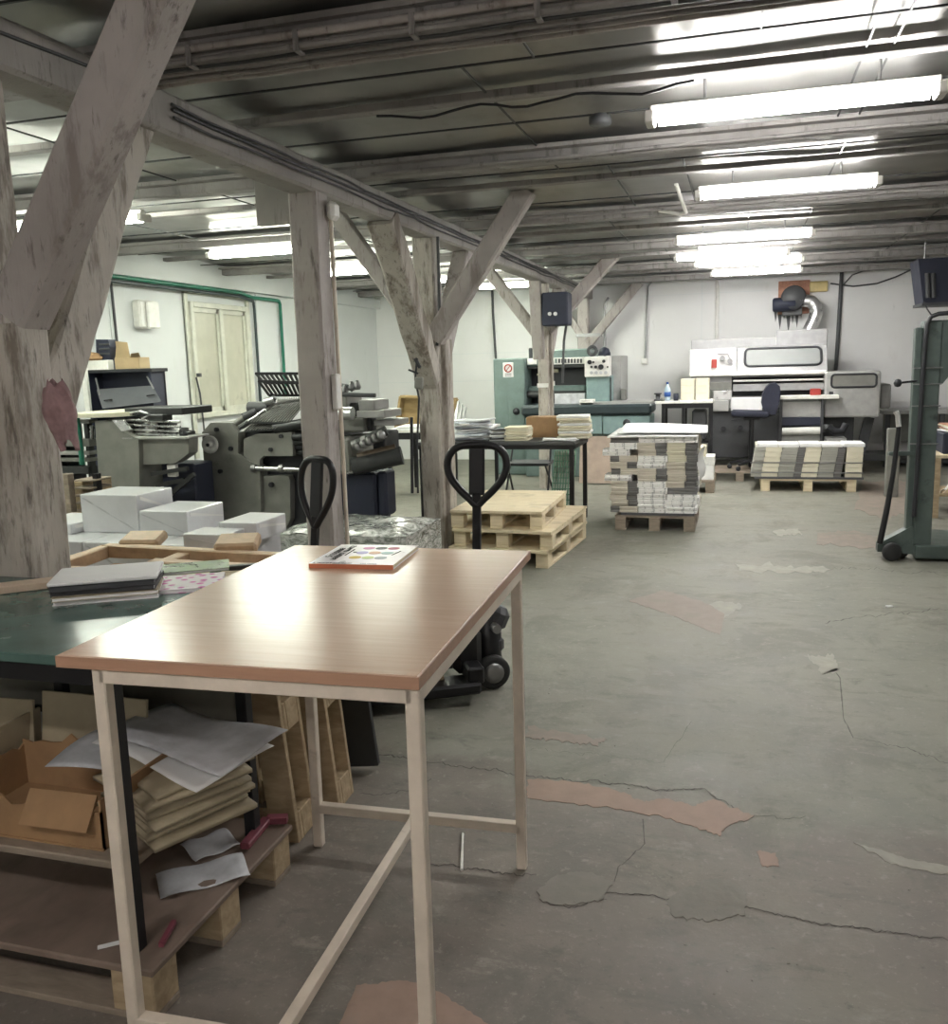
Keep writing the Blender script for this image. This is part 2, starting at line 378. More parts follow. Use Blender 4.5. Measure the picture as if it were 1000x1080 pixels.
# ---- left wall: panel joints, ledge, window, conduits
wl=MB()
for y in (7.5,8.72,10.28): wl.bx(XL,XL+.012,y-.02,y+.02,0,2.5)
struct(wl,'trim_1',M['wall_l'])
struct(MB().bx(XL,XL+.09,-3,YB,2.5,2.64),'trim_2',M['wall_l'])
win=MB()
y0,y1,z0,z1=8.82,9.92,1.1,2.26
for a in ((y0-.06,y0,z0-.06,z1+.06),(y1,y1+.06,z0-.06,z1+.06),(y0,y1,z0-.06,z0),(y0,y1,z1,z1+.06),((y0+y1)/2-.035,(y0+y1)/2+.035,z0,z1)): win.bx(XL,XL+.06,*a,bev=.006)
w1=struct(win,'window_1',M['window_paint'])
pm=plain('painted_pane',(.5,.49,.4),.35,0,.1,3,dirt=((.35,.34,.28),4,.6))
for i,(a,b_) in enumerate(((y0,(y0+y1)/2-.035),((y0+y1)/2+.035,y1))):
    MB().bx(XL+.004,XL+.014,a,b_,z0,z1).build('pane',pm,w1,world=True)
    MB().bx(XL+.012,XL+.035,a,a+.04,z0,z1).bx(XL+.012,XL+.035,b_-.04,b_,z0,z1).bx(XL+.012,XL+.035,a,b_,z1-.05,z1).bx(XL+.012,XL+.035,a,b_,z0,z0+.05).build('sash',M['window_paint'],w1,world=True)
MB().bx(XL+.06,XL+.1,y0-.05,y0-.01,1.5,1.54).build('handle',M['dark_grey'],w1,world=True)
struct(MB().bx(XL,XL+.03,8.7,8.76,.6,2.48).bx(XL,XL+.03,10.0,10.06,.6,2.48).bx(XL,XL+.03,8.7,10.06,2.4,2.48),'trim_3',M['window_paint'])
o=MB().bx(XL,XL+.1,7.82,8.12,2.0,2.28,bev=.02).bx(XL+.1,XL+.13,7.9,8.1,2.0,2.27,bev=.02).build('towel_dispenser',M['cream_white']); tag(o,'white paper towel dispenser on the panelled wall beside the window','dispenser')
for k,(dz,r) in enumerate(((0,.022),(-.045,.018))):
    pts=[(XL+.11,5.5+i*.3,2.47+dz-.0*i) for i in range(15)]+[(XL+.06,10.1,2.44+dz)]
    if k==0: pts+=[(XL+.05,10.7,2.44),(XL+.04,10.8,2.44),(XL+.04,10.83,2.4),(XL+.04,10.83,1.2)]
    else: pts+=[(XL+.04,10.15,2.38),(XL+.04,10.16,2.3),(XL+.04,10.16,.6)]
    o=MB().tube(pts,r,8).build('wall_pipe',M['green_pipe' if k==0 else 'teal_dark']); tag(o,['green pipe along the top of the window wall, turning down past the window','dark cable trunk under the green pipe, dropping beside the window'][k],'pipe')
tag(MB().tube([(XL+.02,7.52,2.46),(XL+.02,7.53,1.8),(XL+.02,7.6,1.3)],.014,6).build('wall_cable',M['dark_grey']),'dark cable dropping down the wall left of the towel dispenser','cable')
tag(MB().tube([PX(207,398,XL+.07),PX(211,415,XL+.07),PX(214,440,XL+.07),PX(217,470,XL+.03)],.01,6).build('wall_cable',M['dark_grey']),'thin dark cable hanging below the window latch','cable')
# ---- back wall: panel seams, pipes, cables
bw=MB()
for p in ((450,0),(520,0),(740,0)): x=PY(p[0],350,YB).x; bw.bx(x-.006,x+.006,YB-.006,YB,0,2.7)
bw.bx(XL,-2.4,YB-.006,YB,1.28,1.29).bx(XL,-2.4,YB-.006,YB,1.72,1.73).bx(-1.6,3.6,YB-.006,YB,2.5,2.508)
struct(bw,'trim_4',M['wall_l'])
def wallpipe(pix,r,mat,lab,name='wall_pipe',d=.03):
    tag(MB().tube([PY(x,y,YB-d) for x,y in pix],r,6).build(name,M[mat]),lab,'pipe' if name=='wall_pipe' else 'cable')
wallpipe([(757,296),(756.5,330),(756,366)],.03,'cream_white','white vertical pipe on the back wall above the binding machine')
wallpipe([(740,291),(700,293),(688,296),(684,302),(682.5,330),(680.5,378)],.016,'dull_steel','thin grey conduit dropping to a small socket on the back wall')
o=MB().box(PY(680,381,YB-.03),(.1,.05,.09),bev=.01).build('wall_socket',M['cream_white']); tag(o,'small white socket at the end of the thin grey conduit','socket')
wallpipe([(888,284),(886,320),(882,385),(881,395)],.03,'dark_grey','dark vertical pipe on the back wall behind the binding machine')
wallpipe([(890,300),(899,290),(910,286),(935,283)],.01,'dark_grey','thin dark cable curving from the dark vertical pipe towards ceiling','wall_cable')
wallpipe([(876,299),(900,302),(925,299),(945,292),(962,284)],.012,'dark_grey','thin cable sagging along the top of the back wall','wall_cable')
wallpipe([(519,300),(520,330),(523,378),(524,400)],.02,'dark_grey','dark cable dropping down the back wall behind the teal press','wall_cable')
# ---- floor marks: patches of bare reddish screed, cracks, pits; shapes of their own in the floor
M['screed']=plain('bare_screed',(.32,.225,.175),.7,0,.12,12,.1,dirt=((.27,.22,.18),6,.58))
M['screed_far']=plain('far_screed',(.26,.215,.18),.7,0,.15,12,.1,dirt=((.22,.2,.165),5,.52))
M['screed_pale']=plain('pale_screed',(.31,.295,.25),.75,0,.15,14,.1)
M['patch_grey']=plain('mortar_patch',(.215,.2,.172),.75,0,.1,14,.2)
M['crack']=plain('crack',(.085,.078,.066),.9,0,.1)
def patch(pix,mat,h=.0015,jit=.3,seed=1):
    pts=[]
    n=len(pix)
    for i in range(n):
        a=Vector(pix[i]);b_=Vector(pix[(i+1)%n])
        for k in range(12):
            q=a.lerp(b_,k/12); L=(b_-a).length
            j=noise.noise(Vector((q.x*.11,q.y*.11,seed)))*jit*min(L,18)*.45+noise.noise(Vector((q.x*.35,q.y*.35,seed+9)))*jit*7
            nn=Vector((-(b_-a).y,(b_-a).x)).normalized(); q=q+nn*j
            p=PZ(q.x,q.y); pts.append(Vector((p.x,p.y,.0003)))
    MB().prism(pts,(0,0,h)).build('patch',M[mat],floor,world=True)
patch([(556,822),(600,824),(650,834),(680,846),(700,842),(730,850),(752,843),(796,862),(768,870),(760,882),(742,876),(700,862),(640,852),(556,842)],'screed',seed=2)
patch([(556,765),(600,774),(640,780),(628,787),(590,782),(556,778)],'screed_far',seed=3,jit=.5)
patch([(663,634),(700,623),(740,634),(764,648),(760,670),(735,660),(700,646)],'screed_far',seed=4,jit=.15)
patch([(376,1040),(430,1034),(470,1050),(515,1080),(500,1098),(350,1098)],'screed',seed=5)
patch([(798,898),(818,900),(822,914),(806,914)],'screed',seed=6)
patch([(900,888),(950,905),(1000,914),(1004,924),(940,912)],'screed_pale',seed=7)
patch([(862,562),(900,560),(932,568),(925,580),(880,574),(862,574)],'screed_far',seed=8)
patch([(775,594),(830,596),(880,600),(850,606),(780,602)],'screed_pale',seed=9,jit=.5)
patch([(910,508),(985,508),(978,535),(935,548),(900,538)],'screed_far',seed=11,jit=.4)
patch([(815,560),(842,557),(846,564),(820,566)],'screed_pale',seed=12)
patch([(566,940),(588,922),(622,920),(646,930),(636,948),(600,956),(572,952)],'patch_grey',seed=13,jit=.3)
patch([(700,952),(728,932),(760,926),(788,940),(786,966),(740,972),(710,966)],'patch_grey',seed=14,jit=.6)
patch([(852,690),(880,692),(886,708),(868,712)],'screed_pale',seed=15,jit=.6)
patch([(700,648),(760,655),(785,638),(760,634)],'screed_pale',seed=16,jit=.4,h=.0008)
def crack(pix,w=.006,seed=0):
    vs=[];fs=[];pp=[]
    for i in range(len(pix)-1):
        a=Vector(pix[i]);b_=Vector(pix[i+1]); n=max(2,int((b_-a).length/3))
        for k in range(n): pp.append(a.lerp(b_,k/n))
    pp.append(Vector(pix[-1])); W_=[]
    for i,q in enumerate(pp):
        q=Vector((q.x,q.y+3.5*noise.noise(Vector((q.x*.06,q.y*.06,seed)))+2.6*noise.noise(Vector((q.x*.25,q.y*.25,seed+4)))))
        W_.append(PZ(q.x,q.y))
    for i,p in enumerate(W_):
        d=(W_[min(i+1,len(W_)-1)]-W_[max(i-1,0)]).normalized(); n_=Vector((-d.y,d.x,0)); ww=w*(.35+.9*abs(noise.noise(Vector((i*.37,seed,2)))))
        vs+=[p+n_*ww+Vector((0,0,.0012)),p-n_*ww+Vector((0,0,.0012))]
    fs=[(2*i,2*i+1,2*i+3,2*i+2) for i in range(len(W_)-1)]
    MB().add(vs,fs).build('crack',M['crack'],floor,world=True)
crack([(380,792),(440,802),(556,818),(640,826),(700,834),(742,832)],.006,1)
crack([(742,832),(790,862),(850,862)],.004,6)
crack([(380,838),(430,836),(455,822)],.004,2)
crack([(447,912),(500,916),(545,924),(566,922)],.005,3)
crack([(640,940),(700,948),(742,952),(800,960),(850,972),(930,982),(1003,992)],.0045,4)
crack([(648,930),(652,915),(680,890),(678,862)],.003,5)
crack([(870,660),(890,652),(960,646),(1003,642)],.006,7)
crack([(866,690),(886,715),(890,760),(900,778),(960,790),(1003,806)],.004,8)
crack([(880,598),(940,602),(1003,606)],.005,10)
crack([(566,940),(574,952),(600,958),(640,948)],.003,11)
crack([(560,790),(620,795),(700,805),(730,760)],.002,12)
for i in range(80):
    p=PZ(rnd.uniform(380,1000),rnd.uniform(610,1075)); 
    s=rnd.uniform(.003,.008)
cr=MB()
for i in range(90):
    p=PZ(rnd.uniform(440,1000),rnd.uniform(600,1075)); s_=rnd.uniform(.001,.0032)
    cr.box((p.x,p.y,s_*.4),(s_*2,s_*1.4,s_*.8),(0,0,rnd.uniform(0,3)),bev=s_*.2)
o=cr.build('floor_debris',M['screed_pale']); tag(o,'scattered grit and paint chips on the concrete floor','debris'); o['kind']='stuff'
p=PZ(487,919);q=PZ(488,881)
o=MB().tube([(p.x,p.y,.006),((p.x+q.x)/2,(p.y+q.y)/2,.007),(q.x,q.y,.006)],.0045,6).build('stick',M['cream_white']); tag(o,'thin white stick lying on the floor under the wooden work table','stick')
p=PZ(938,640)
o=MB().box((p.x,p.y,.004),(.04,.025,.008),(0,0,.4),bev=.003).build('paper_scrap',M['paper']); tag(o,'tiny white paper scrap on the open floor before the green lifter','scrap')
# ---- fluorescent lamps
def lamp(x0,x1,y,z,mat,label,grp):
    L=x1-x0; t=thing('fluorescent_lamp',label,'lamp',((x0+x1)/2,y,z),0,grp)
    MB().bx(-L/2,L/2,-.024,.024,.012,.06,bev=.006).build('housing',M['cream_white'],t)
    for dy in (-.038,.038): MB().cyl((-L/2+.035,dy,0),(L/2-.035,dy,0),.019,10).build('tube',mat,t)
    for sx in (-1,1): MB().bx(sx*L/2-.02,sx*L/2+.02,-.06,.06,-.022,.03,bev=.006).build('end_cap',M['cream_white'],t)
    for sx in (-1,1): MB().cyl((sx*L*.3,0,.07),(sx*L*.3,0,ZC-z+.02),.008,6).build('hanger',M['dull_steel'],t)
    return t
Gr='fluorescent lamps over the open floor'; Gl='fluorescent lamps over the machines left of the beam'
lamp(-.40,.77,4.28,2.60,TUBE_COOL,'long bright twin tube lamp nearest the camera over the open floor',Gr)
lamp(-.28,.81,6.32,2.60,TUBE_COOL,'second long tube lamp over the open floor, behind the nearest one',Gr)
lamp(-.57,.60,8.68,2.60,TUBE_COOL,'third tube lamp over the open floor, just behind a deep joist',Gr)
lamp(-.67,.46,10.1,2.60,TUBE_COOL,'fourth tube lamp over the open floor counting from the camera',Gr)
lamp(-.50,.65,10.9,2.60,TUBE_COOL,'fifth tube lamp over the open floor, second from the back wall',Gr)
lamp(-.36,.72,12.2,2.60,TUBE_COOL,'last tube lamp over the open floor, closest to the back wall',Gr)
lamp(-4.9,-3.7,3.55,2.60,TUBE_WARM,'tube lamp seen left of the big brace above the front left post',Gl)
lamp(-5.1,-3.93,5.5,2.60,TUBE_WARM,'tube lamp whose end shows right of the thick leaning brace',Gl)
lamp(-4.68,-3.5,7.5,2.60,TUBE_WARM,'tube lamp under the green pipe left of the slim square post',Gl)
lamp(-4.6,-3.4,9.5,2.60,TUBE_WARM,'tube lamp seen just right of the slim square post',Gl)
lamp(-4.4,-3.2,11.0,2.60,TUBE_WARM,'tube lamp just behind the one right of the slim post',Gl)
lamp(-3.5,-2.5,12.3,2.60,TUBE_WARM,'tube lamp by the back wall between the two branching posts',Gl)
lamp(.2,1.4,-1.9,2.60,TUBE_NEAR,'tube lamp behind the camera, over the near wall',Gr)
lamp(-2.0,-.8,-.5,2.60,TUBE_NEAR,'tube lamp overhead just behind the camera',Gr)
# ================================================================== TIMBER POSTS
def V(*a): return Vector(a)
t=thing('timber_post','massive weathered timber post behind the green table, with a big brace crossing the view','post',(BX,2.42,0))
def tp(par,name,p0,p1,w,h,mat,seed,up=(0,1,0),amp=.006,taper=1.0):
    return MB().timber(p0,p1,w,h,up,seed,amp,taper=taper).build(name,M[mat],par,world=True)
tp(t,'post',(BX-.1,2.45,0),(BX-.08,2.44,2.5),.17,.17,'timber_wax',1)
tp(t,'side_post',(BX+.02,2.45,0),(BX+.01,2.46,1.72),.1,.16,'timber_wax',2,amp=.012)
tp(t,'side_post',(BX-.2,2.42,0),(BX-.19,2.42,1.5),.1,.12,'timber',3,amp=.008)
tp(t,'brace',(-2.17,2.36,1.74),(-1.45,2.36,2.78),.15,.13,'timber',4,up=(0,1,0),amp=.003)
tp(t,'brace',(BX-.02,2.52,1.4),(BX-.015,3.17,2.52),.17,.14,'timber_wax',5,up=(1,0,0),amp=.012)
tp(t,'brace',(BX-.06,2.28,1.3),(BX-.03,1.3,2.52),.12,.12,'timber',6,up=(1,0,0))
tp(t,'brace',(-2.42,2.42,1.7),(-3.15,2.42,2.78),.12,.12,'timber_wax',7)
o=MB().timber((-2.14,2.75,1.62),(-2.1,2.62,1.2),.09,.1,(0,1,0),8,.03,taper=.35).add([],[]).build('rag',M['rag_cloth'],None)
bm=MB()
def ragpt(u,v):
    a=u*2*math.pi; z=1.53-.2*v; r=.024+.03*math.sin(min(1,v*1.3)*3.1)*(1-.3*v)+.01*math.sin(4*a+v*6)+.006*math.sin(9*a+v*3)
    return (-2.1+.035*v+r*math.cos(a)*.8,2.4+r*math.sin(a),z+.015*math.sin(3*a)*(1-v)-.02*math.sin(2*a)*v)
bpy.data.objects.remove(o)
bm.grid(ragpt,28,16)
tag(bm.build('rag',M['rag_cloth']),'dusty pink rag tied round the front left post','rag')
# slim post A
t=thing('timber_post','slim square post without braces, second from the camera','post',(BX,4.68,0))
tp(t,'post',(BX-.01,4.68,0),(BX-.01,4.68,2.5),.165,.17,'timber',11,amp=.004)
MB().tube([(BX+.085,4.76,0),(BX+.083,4.765,1.0),(BX+.085,4.76,2.4)],.012,6).build('conduit',M['cream_paint'],t,world=True)
MB().bx(BX+.075,BX+.11,4.67,4.73,1.32,1.52,bev=.006).build('switch',M['cream_white'],t,world=True)
o=MB().bx(BX+.08,BX+.13,4.7,4.8,2.36,2.46,bev=.02).build('junction_box',M['cream_white']); tag(o,'small white junction box near the top of the slim square post','junction box')
P0_=PY(270,181,4.75);P1_=PY(313,236,4.75)
o=MB().bx(P0_.x,P1_.x-.01,4.72,4.76,P1_.z,P0_.z+.05,bev=.004).build('hanging_board',M['timber_beam']); tag(o,'flat grey rectangular board fixed beside the top of the slim square post','board')
# post C
t=thing('timber_post','branching post with four braces, standing left of the new pallet stack','post',(BX,6.72,0))
tp(t,'post',(BX-.02,6.72,0),(BX-.02,6.66,2.5),.17,.18,'timber_wax',21,amp=.006)
tp(t,'side_post',(BX+.06,6.78,0),(BX+.06,6.78,1.75),.09,.16,'timber_wax',22,amp=.008)
tp(t,'brace',(BX+.04,6.62,1.75),(-1.5,6.62,2.79),.15,.12,'timber',23,amp=.003)
tp(t,'brace',(BX-.06,6.62,1.8),(-3.05,6.62,2.79),.12,.1,'timber',24,amp=.003)
tp(t,'brace',(BX,6.6,1.45),(BX+.01,5.72,2.52),.17,.17,'timber_wax',25,up=(1,0,0),amp=.012)
tp(t,'brace',(BX,6.85,1.6),(BX,7.6,2.52),.15,.14,'timber',26,up=(1,0,0))
MB().tube([(BX+.1,6.6,2.5),(BX+.1,6.58,1.9),(BX+.07,6.58,1.7)],.012,6).build('conduit',M['machine_dark'],t,world=True)
# hanging switch cable left of post C
t=thing('pendant_control','small grey switch box hanging on cables beside the branching post','switch',tuple(PY(436,470,6.3)))
MB().tube([PY(440,378,6.3),PY(438,400,6.3),PY(442,420,6.3),PY(440,470,6.3),PY(441,520,6.3)],.008,6).tube([PY(434,440,6.3),PY(435,520,6.3)],.012,6).build('cable',M['black_plastic'],t,world=True)
MB().box(PY(442,404,6.3),(.06,.05,.09),(0,.1,0),bev=.01).build('switch_box',M['machine_grey'],t,world=True)
MB().tube([PY(431,390,6.3),PY(436,392,6.3),PY(441,394,6.3)],.008,6).tube([PY(438,378,6.3),PY(443,388,6.3)],.014,6).build('bracket',M['black_plastic'],t,world=True)
# post L
t=thing('timber_post','branching post carrying the dark box, in front of the teal press','post',(BX,10.95,0))
tp(t,'post',(BX-.02,10.95,0),(BX-.02,10.95,2.5),.13,.14,'timber_wax',31)
tp(t,'side_post',(BX+.055,11.0,0.8),(BX+.055,11.0,1.95),.05,.12,'timber_wax',32)
tp(t,'side_post',(BX-.02,10.7,1.6),(BX-.03,10.55,2.5),.13,.12,'timber',37)
tp(t,'brace',(BX+.05,10.9,1.95),(-1.42,10.9,2.79),.15,.12,'timber',33,amp=.003)
tp(t,'brace',(BX-.05,10.9,1.85),(-3.05,10.9,2.79),.13,.11,'timber',34,amp=.003)
tp(t,'brace',(BX,11.1,1.7),(BX,11.9,2.52),.14,.14,'timber',36,up=(1,0,0))
for i in range(1): MB().bx(BX-.09,BX+.05,10.865,10.87,1.25,1.3).build('tape',M['cream_white'],t,world=True)
a=PY(572,309,10.6);b_=PY(600,343,10.6)
t=thing('control_box','dark navy box with two round gauges high on the branching post','control box',((a.x+b_.x)/2,10.68,b_.z))
MB().bx(a.x,b_.x,10.55,10.82,b_.z,a.z,bev=.015).build('body',M['navy'],t,world=True)
for x in (580,586): 
    p=PY(x,331,10.55); MB().cyl((p.x,10.56,p.z),(p.x,10.53,p.z),.022,14).build('gauge',M['paper'],t,world=True)
MB().tube([(b_.x-.05,10.7,b_.z),(b_.x-.09,10.76,1.8),(b_.x-.12,10.8,1.3)],.016,6).build('cable',M['dark_grey'],t,world=True)
t=thing('timber_post','last branching post, against the back wall above the teal press','post',(BX,13.95,0))
tp(t,'post',(BX-.02,13.95,0),(BX-.02,13.95,2.5),.17,.17,'timber',41)
tp(t,'brace',(BX,13.9,1.75),(-1.45,13.9,2.7),.14,.1,'timber',43,amp=.003)
tp(t,'brace',(BX-.05,13.9,1.95),(-2.75,13.9,2.6),.1,.1,'timber',44,amp=.003)
MB().bx(BX-.12,BX+.25,13.84,14.05,1.92,1.97).build('strap',M['dull_steel'],t,world=True)
tag(MB().tube([(BX+.3,13.98,.9),(BX+.3,13.98,2.4),(BX+.36,13.98,2.5)],.02,8).build('wall_pipe',M['dull_steel']),'grey pipe beside the last post at the back wall','pipe')
# ================================================================== FOREGROUND WORK TABLE
TZ=.98
t=thing('work_table','beech topped work table with thin cream metal legs, closest to the camera','table',(-.978,2.055,0),R(2.3))
TW,TD=.787,1.145
MB().bx(-TW/2,TW/2,-TD/2,TD/2,TZ-.028,TZ,bev=.003).build('tabletop',M['beech'],t)
MB().bx(-TW/2-.0015,TW/2+.0015,-TD/2-.0015,-TD/2+.001,TZ-.026,TZ-.002).bx(-TW/2-.0015,TW/2+.0015,TD/2-.001,TD/2+.0015,TZ-.026,TZ-.002).bx(-TW/2-.0015,-TW/2+.001,-TD/2,TD/2,TZ-.026,TZ-.002).bx(TW/2-.001,TW/2+.0015,-TD/2,TD/2,TZ-.026,TZ-.002).build('edge_band',M['beech_edge'],t)
lx,ly0,ly1=TW/2-.016,-TD/2+.02,TD/2-.14; lw=.03
for x in (-lx+.075,lx):
    for y in (ly0,ly1): MB().bx(x-lw/2,x+lw/2,y-lw/2,y+lw/2,0,TZ-.028,bev=.003).build('leg',M['cream_paint'],t)
f=MB(); zt=TZ-.028; xl=-lx+.075
f.bx(xl,lx,ly0-lw/2,ly0+lw/2,zt-.03,zt-.0005,bev=.002).bx(xl,lx,ly1-lw/2,ly1+lw/2,zt-.03,zt-.0005,bev=.002).bx(xl-lw/2,xl+lw/2,ly0,ly1,zt-.03,zt-.0005,bev=.002).bx(lx-lw/2,lx+lw/2,ly0,ly1,zt-.03,zt-.0005,bev=.002)
f.build('frame',M['cream_paint'],t)
zs=.135
MB().bx(xl,lx,ly1-lw/2,ly1+lw/2,zs-.015,zs+.015,bev=.002).build('stretcher',M['cream_paint'],t)
MB().bx(xl,lx,ly0-lw/2,ly0+lw/2,zs-.015,zs+.015,bev=.002).build('stretcher',M['cream_paint'],t)
MB().bar(((xl+lx)/2,ly0,zs),((xl+lx)/2,ly1,zs),.028,.028,bev=.002).build('stretcher',M['cream_paint'],t)
# book on the table
bz=TZ
c0=PZ(331,604,bz);c1=PZ(428,606,bz);c2=PZ(440,578,bz);c3=PZ(347,572,bz)
ang=math.atan2(c1.y-c0.y,c1.x-c0.x); bw_=(c1-c0).length; bd=(c3-c0).length
bd=.28;bw_=.255
ctr=(c0+c1+c2+c3)/4
t=thing('book','white paperback with coloured dots on its cover, lying on the beech table','book',(ctr.x,ctr.y,bz),ang)
hh=.013
MB().bx(-bw_/2+.002,bw_/2-.003,-bd/2+.003,bd/2-.003,.0012,hh-.001).build('pages',M['paper_cream'],t)
MB().bx(-bw_/2,bw_/2,-bd/2,bd/2,0,.001).bx(-bw_/2,bw_/2,-bd/2,bd/2,hh-.001,hh).build('cover',M['cover_white'],t)
MB().bx(-bw_/2,bw_/2,-bd/2-.001,-bd/2+.001,0,hh).build('spine',M['orange_spine'],t,label='orange spine')
dk=['dot_pink','dot_black','dot_red','dot_lilac','dot_peach','dot_teal','dot_yellow','dot_lime','dot_grey']
for i in range(9):
    r_,c_=divmod(i,3); MB().cyl((-.018+c_*.04,.088-r_*.068,hh-.0005),(-.018+c_*.04,.088-r_*.068,hh+.0006),.0185,20).build('cover_dot',M[dk[i]],t)
MB().cyl((-.042,.024,hh),(-.042,.024,hh+.0006),.007,12).build('cover_dot',M['dot_black'],t)
def text(s,size,mat,par,loc,rot=(0,0,0),name='lettering'):
    cu=bpy.data.curves.new(name,'FONT'); cu.body=s; cu.size=size; cu.extrude=.0003; cu.align_x='CENTER'; cu.align_y='CENTER'; cu.materials.append(mat)
    q=bpy.data.objects.new(name,cu); COL.objects.link(q); bpy.context.view_layer.update(); dg=bpy.context.evaluated_depsgraph_get()
    me=bpy.data.meshes.new_from_object(q.evaluated_get(dg)); bpy.data.objects.remove(q); me.materials.clear(); me.materials.append(mat)
    o=bpy.data.objects.new(name,me); COL.objects.link(o); o.parent=par; o.location=loc; o.rotation_euler=rot; return o
text('5 година',.032,M['ink'],t,(-.101,.016,hh+.0006),(0,0,R(90)),'title_lettering')
text('наших књига',.032,M['ink'],t,(-.077,.016,hh+.0006),(0,0,R(90)),'title_lettering')
text('математика и природа',.008,M['ink'],t,(-.058,.02,hh+.0006),(0,0,R(90)),'subtitle_lettering')
text('за основну школу',.007,M['ink'],t,(.09,.02,hh+.0006),(0,0,R(80)),'subtitle_lettering')
text('А припремни књиг',.013,M['ink'],t,(-.06,-bd/2+.012,hh+.0006),(0,0,0),'footer_lettering')
text('нова издања',.008,M['dot_grey'],t,(.05,-bd/2+.012,hh+.0006),(0,0,0),'footer_lettering')
# ================================================================== GREEN TABLE ON A PALLET PLATFORM
t=thing('board_platform','low platform of brown board on wooden blocks, under the green table','platform',(-2.0,2.0,0))
X0,X1,Y0,Y1=-2.75,-1.31,1.62,2.33
MB().bx(X0,X1,Y0,Y1,.13,.15,bev=.004).build('board',M['board_brown'],t,world=True)
for x in (X0+.08,(X0+X1)/2,X1-.07):
    for y in (Y0+.06,(Y0+Y1)/2,Y1-.06): MB().bx(x-.06,x+.06,y-.05,y+.05,.018,.13,bev=.004).build('block',M['pallet_old'],t,world=True)
for y in (Y0+.06,(Y0+Y1)/2,Y1-.06): MB().bx(X0,X1-.01,y-.05,y+.05,0,.018,bev=.002).build('bottom_board',M['pallet_grey'],t,world=True)
GZ=.9
t=thing('green_table','green topped table with black steel frame and lower shelf, left of the beech table','table',(-2.0,2.05,.15))
gx0,gx1,gy0,gy1=-2.72,-1.375,1.665,2.345
MB().bx(gx0,gx1,gy0,gy1,GZ-.025,GZ,bev=.003).build('tabletop',M['green_top'],t,world=True)
MB().bx(gx0+.01,gx1-.01,gy0+.01,gy0+.05,GZ-.07,GZ-.026).bx(gx0+.01,gx1-.01,gy1-.05,gy1-.01,GZ-.07,GZ-.026).bx(gx1-.05,gx1-.01,gy0,gy1-.02,GZ-.07,GZ-.026).bx(gx0+.01,gx0+.05,gy0,gy1-.02,GZ-.07,GZ-.026).build('frame',M['black_metal'],t,world=True)
for x in (gx0+.03,gx1-.025):
    for y in (gy0+.02,gy1-.1 if x>-2 else gy1-.03): MB().bx(x-.018,x+.018,y-.018,y+.018,.15,GZ-.03,bev=.002).build('leg',M['black_metal'],t,world=True)
MB().bx(-1.95,-1.92,2.1,2.13,.55,GZ-.03).build('leg',M['black_metal'],t,world=True)
MB().bx(gx0,gx1-.02,gy0+.02,gy1-.08,.355,.375,bev=.003).build('shelf',M['pallet_grey'],t,world=True)
MB().bx(gx0+.05,gx1-.04,gy1-.09,gy1-.08,.5,GZ-.03).build('back_panel',M['grey_panel'],t,world=True)
MB().bx(gx0+.05,gx1-.04,gy1-.1,gy1-.07,.46,.5).build('rail',M['black_metal'],t,world=True)
# objects on the shelf
sz=.375
t=thing('cardboard_box','torn open brown cardboard box at the shelf edge under the green table','box',(-1.78,1.78,sz))
bx_=MB()
def wallp(a,b_,z0,h,th,seed,amp=.02):
    a=Vector(a);b_=Vector(b_);n=14;vs=[];d=(b_-a).normalized();nn=Vector((-d.y,d.x,0))*th
    for i in range(n+1):
        p=a.lerp(b_,i/n); hh_=h+amp*noise.noise(Vector((i*.5,seed,0)))*2
        vs+=[p+Vector((0,0,z0)),p+Vector((0,0,z0+hh_)),p+nn+Vector((0,0,z0+hh_)),p+nn+Vector((0,0,z0))]
    fs=[]
    for i in range(n):
        for k in range(4): fs.append((4*i+k,4*i+(k+1)%4,4*i+4+(k+1)%4,4*i+4+k))
    fs+=[(3,2,1,0),(4*n,4*n+1,4*n+2,4*n+3)]
    return vs,fs
bx_.bx(-1.98,-1.5,1.72,2.0,sz,sz+.005)
for a,b_,h in (((-1.98,1.725,0),(-1.5,1.725,0),.1),((-1.98,1.99,0),(-1.5,1.99,0),.14),((-1.975,1.725,0),(-1.975,1.99,0),.12),((-1.5,1.725,0),(-1.5,1.99,0),.13)):
    v_,f_=wallp(a,b_,sz,h,.006,a[0]*3+a[1]); bx_.add(v_,f_)
bx_.build('body',M['cardboard'],t,world=True)
MB().box((-1.62,1.715,sz+.1),(.2,.006,.09),(R(-35),0,.02)).build('flap',M['cardboard'],t,world=True)
MB().box((-1.46,1.86,sz+.12),(.006,.2,.12),(0,R(12),0)).build('flap',M['cardboard'],t,world=True)
t=thing('card_box','pale open box of tall cream card sheets behind the torn brown box','box',(-2.0,2.05,sz))
MB().box((-1.78,2.05,sz+.13),(.36,.008,.26),(R(-8),0,0)).build('card_sheet',M['card_cream'],t,world=True)
MB().box((-2.12,2.03,sz+.12),(.28,.008,.23),(R(-6),0,.05)).build('card_sheet',M['card_cream'],t,world=True)
MB().box((-2.0,1.98,sz+.1),(.008,.2,.2),(0,R(4),0)).build('card_sheet',M['card_cream'],t,world=True)
o=MB().cyl((-2.03,1.7,sz),(-2.03,1.7,sz+.16),.03,14).build('tin',M['yellow_box']); tag(o,'yellow tin at the left edge of the shelf under the green table','tin')
o=MB().grid(lambda u,v:(-2.45+u*1.02,2.1+v*.18,.475+.02*math.sin(u*7)+.012*math.sin(v*5+u*3)),24,6,.003).build('paper_bag',M['paper_grey'])
tag(o,'crumpled grey wrapping paper along the back of the lower shelf','paper')
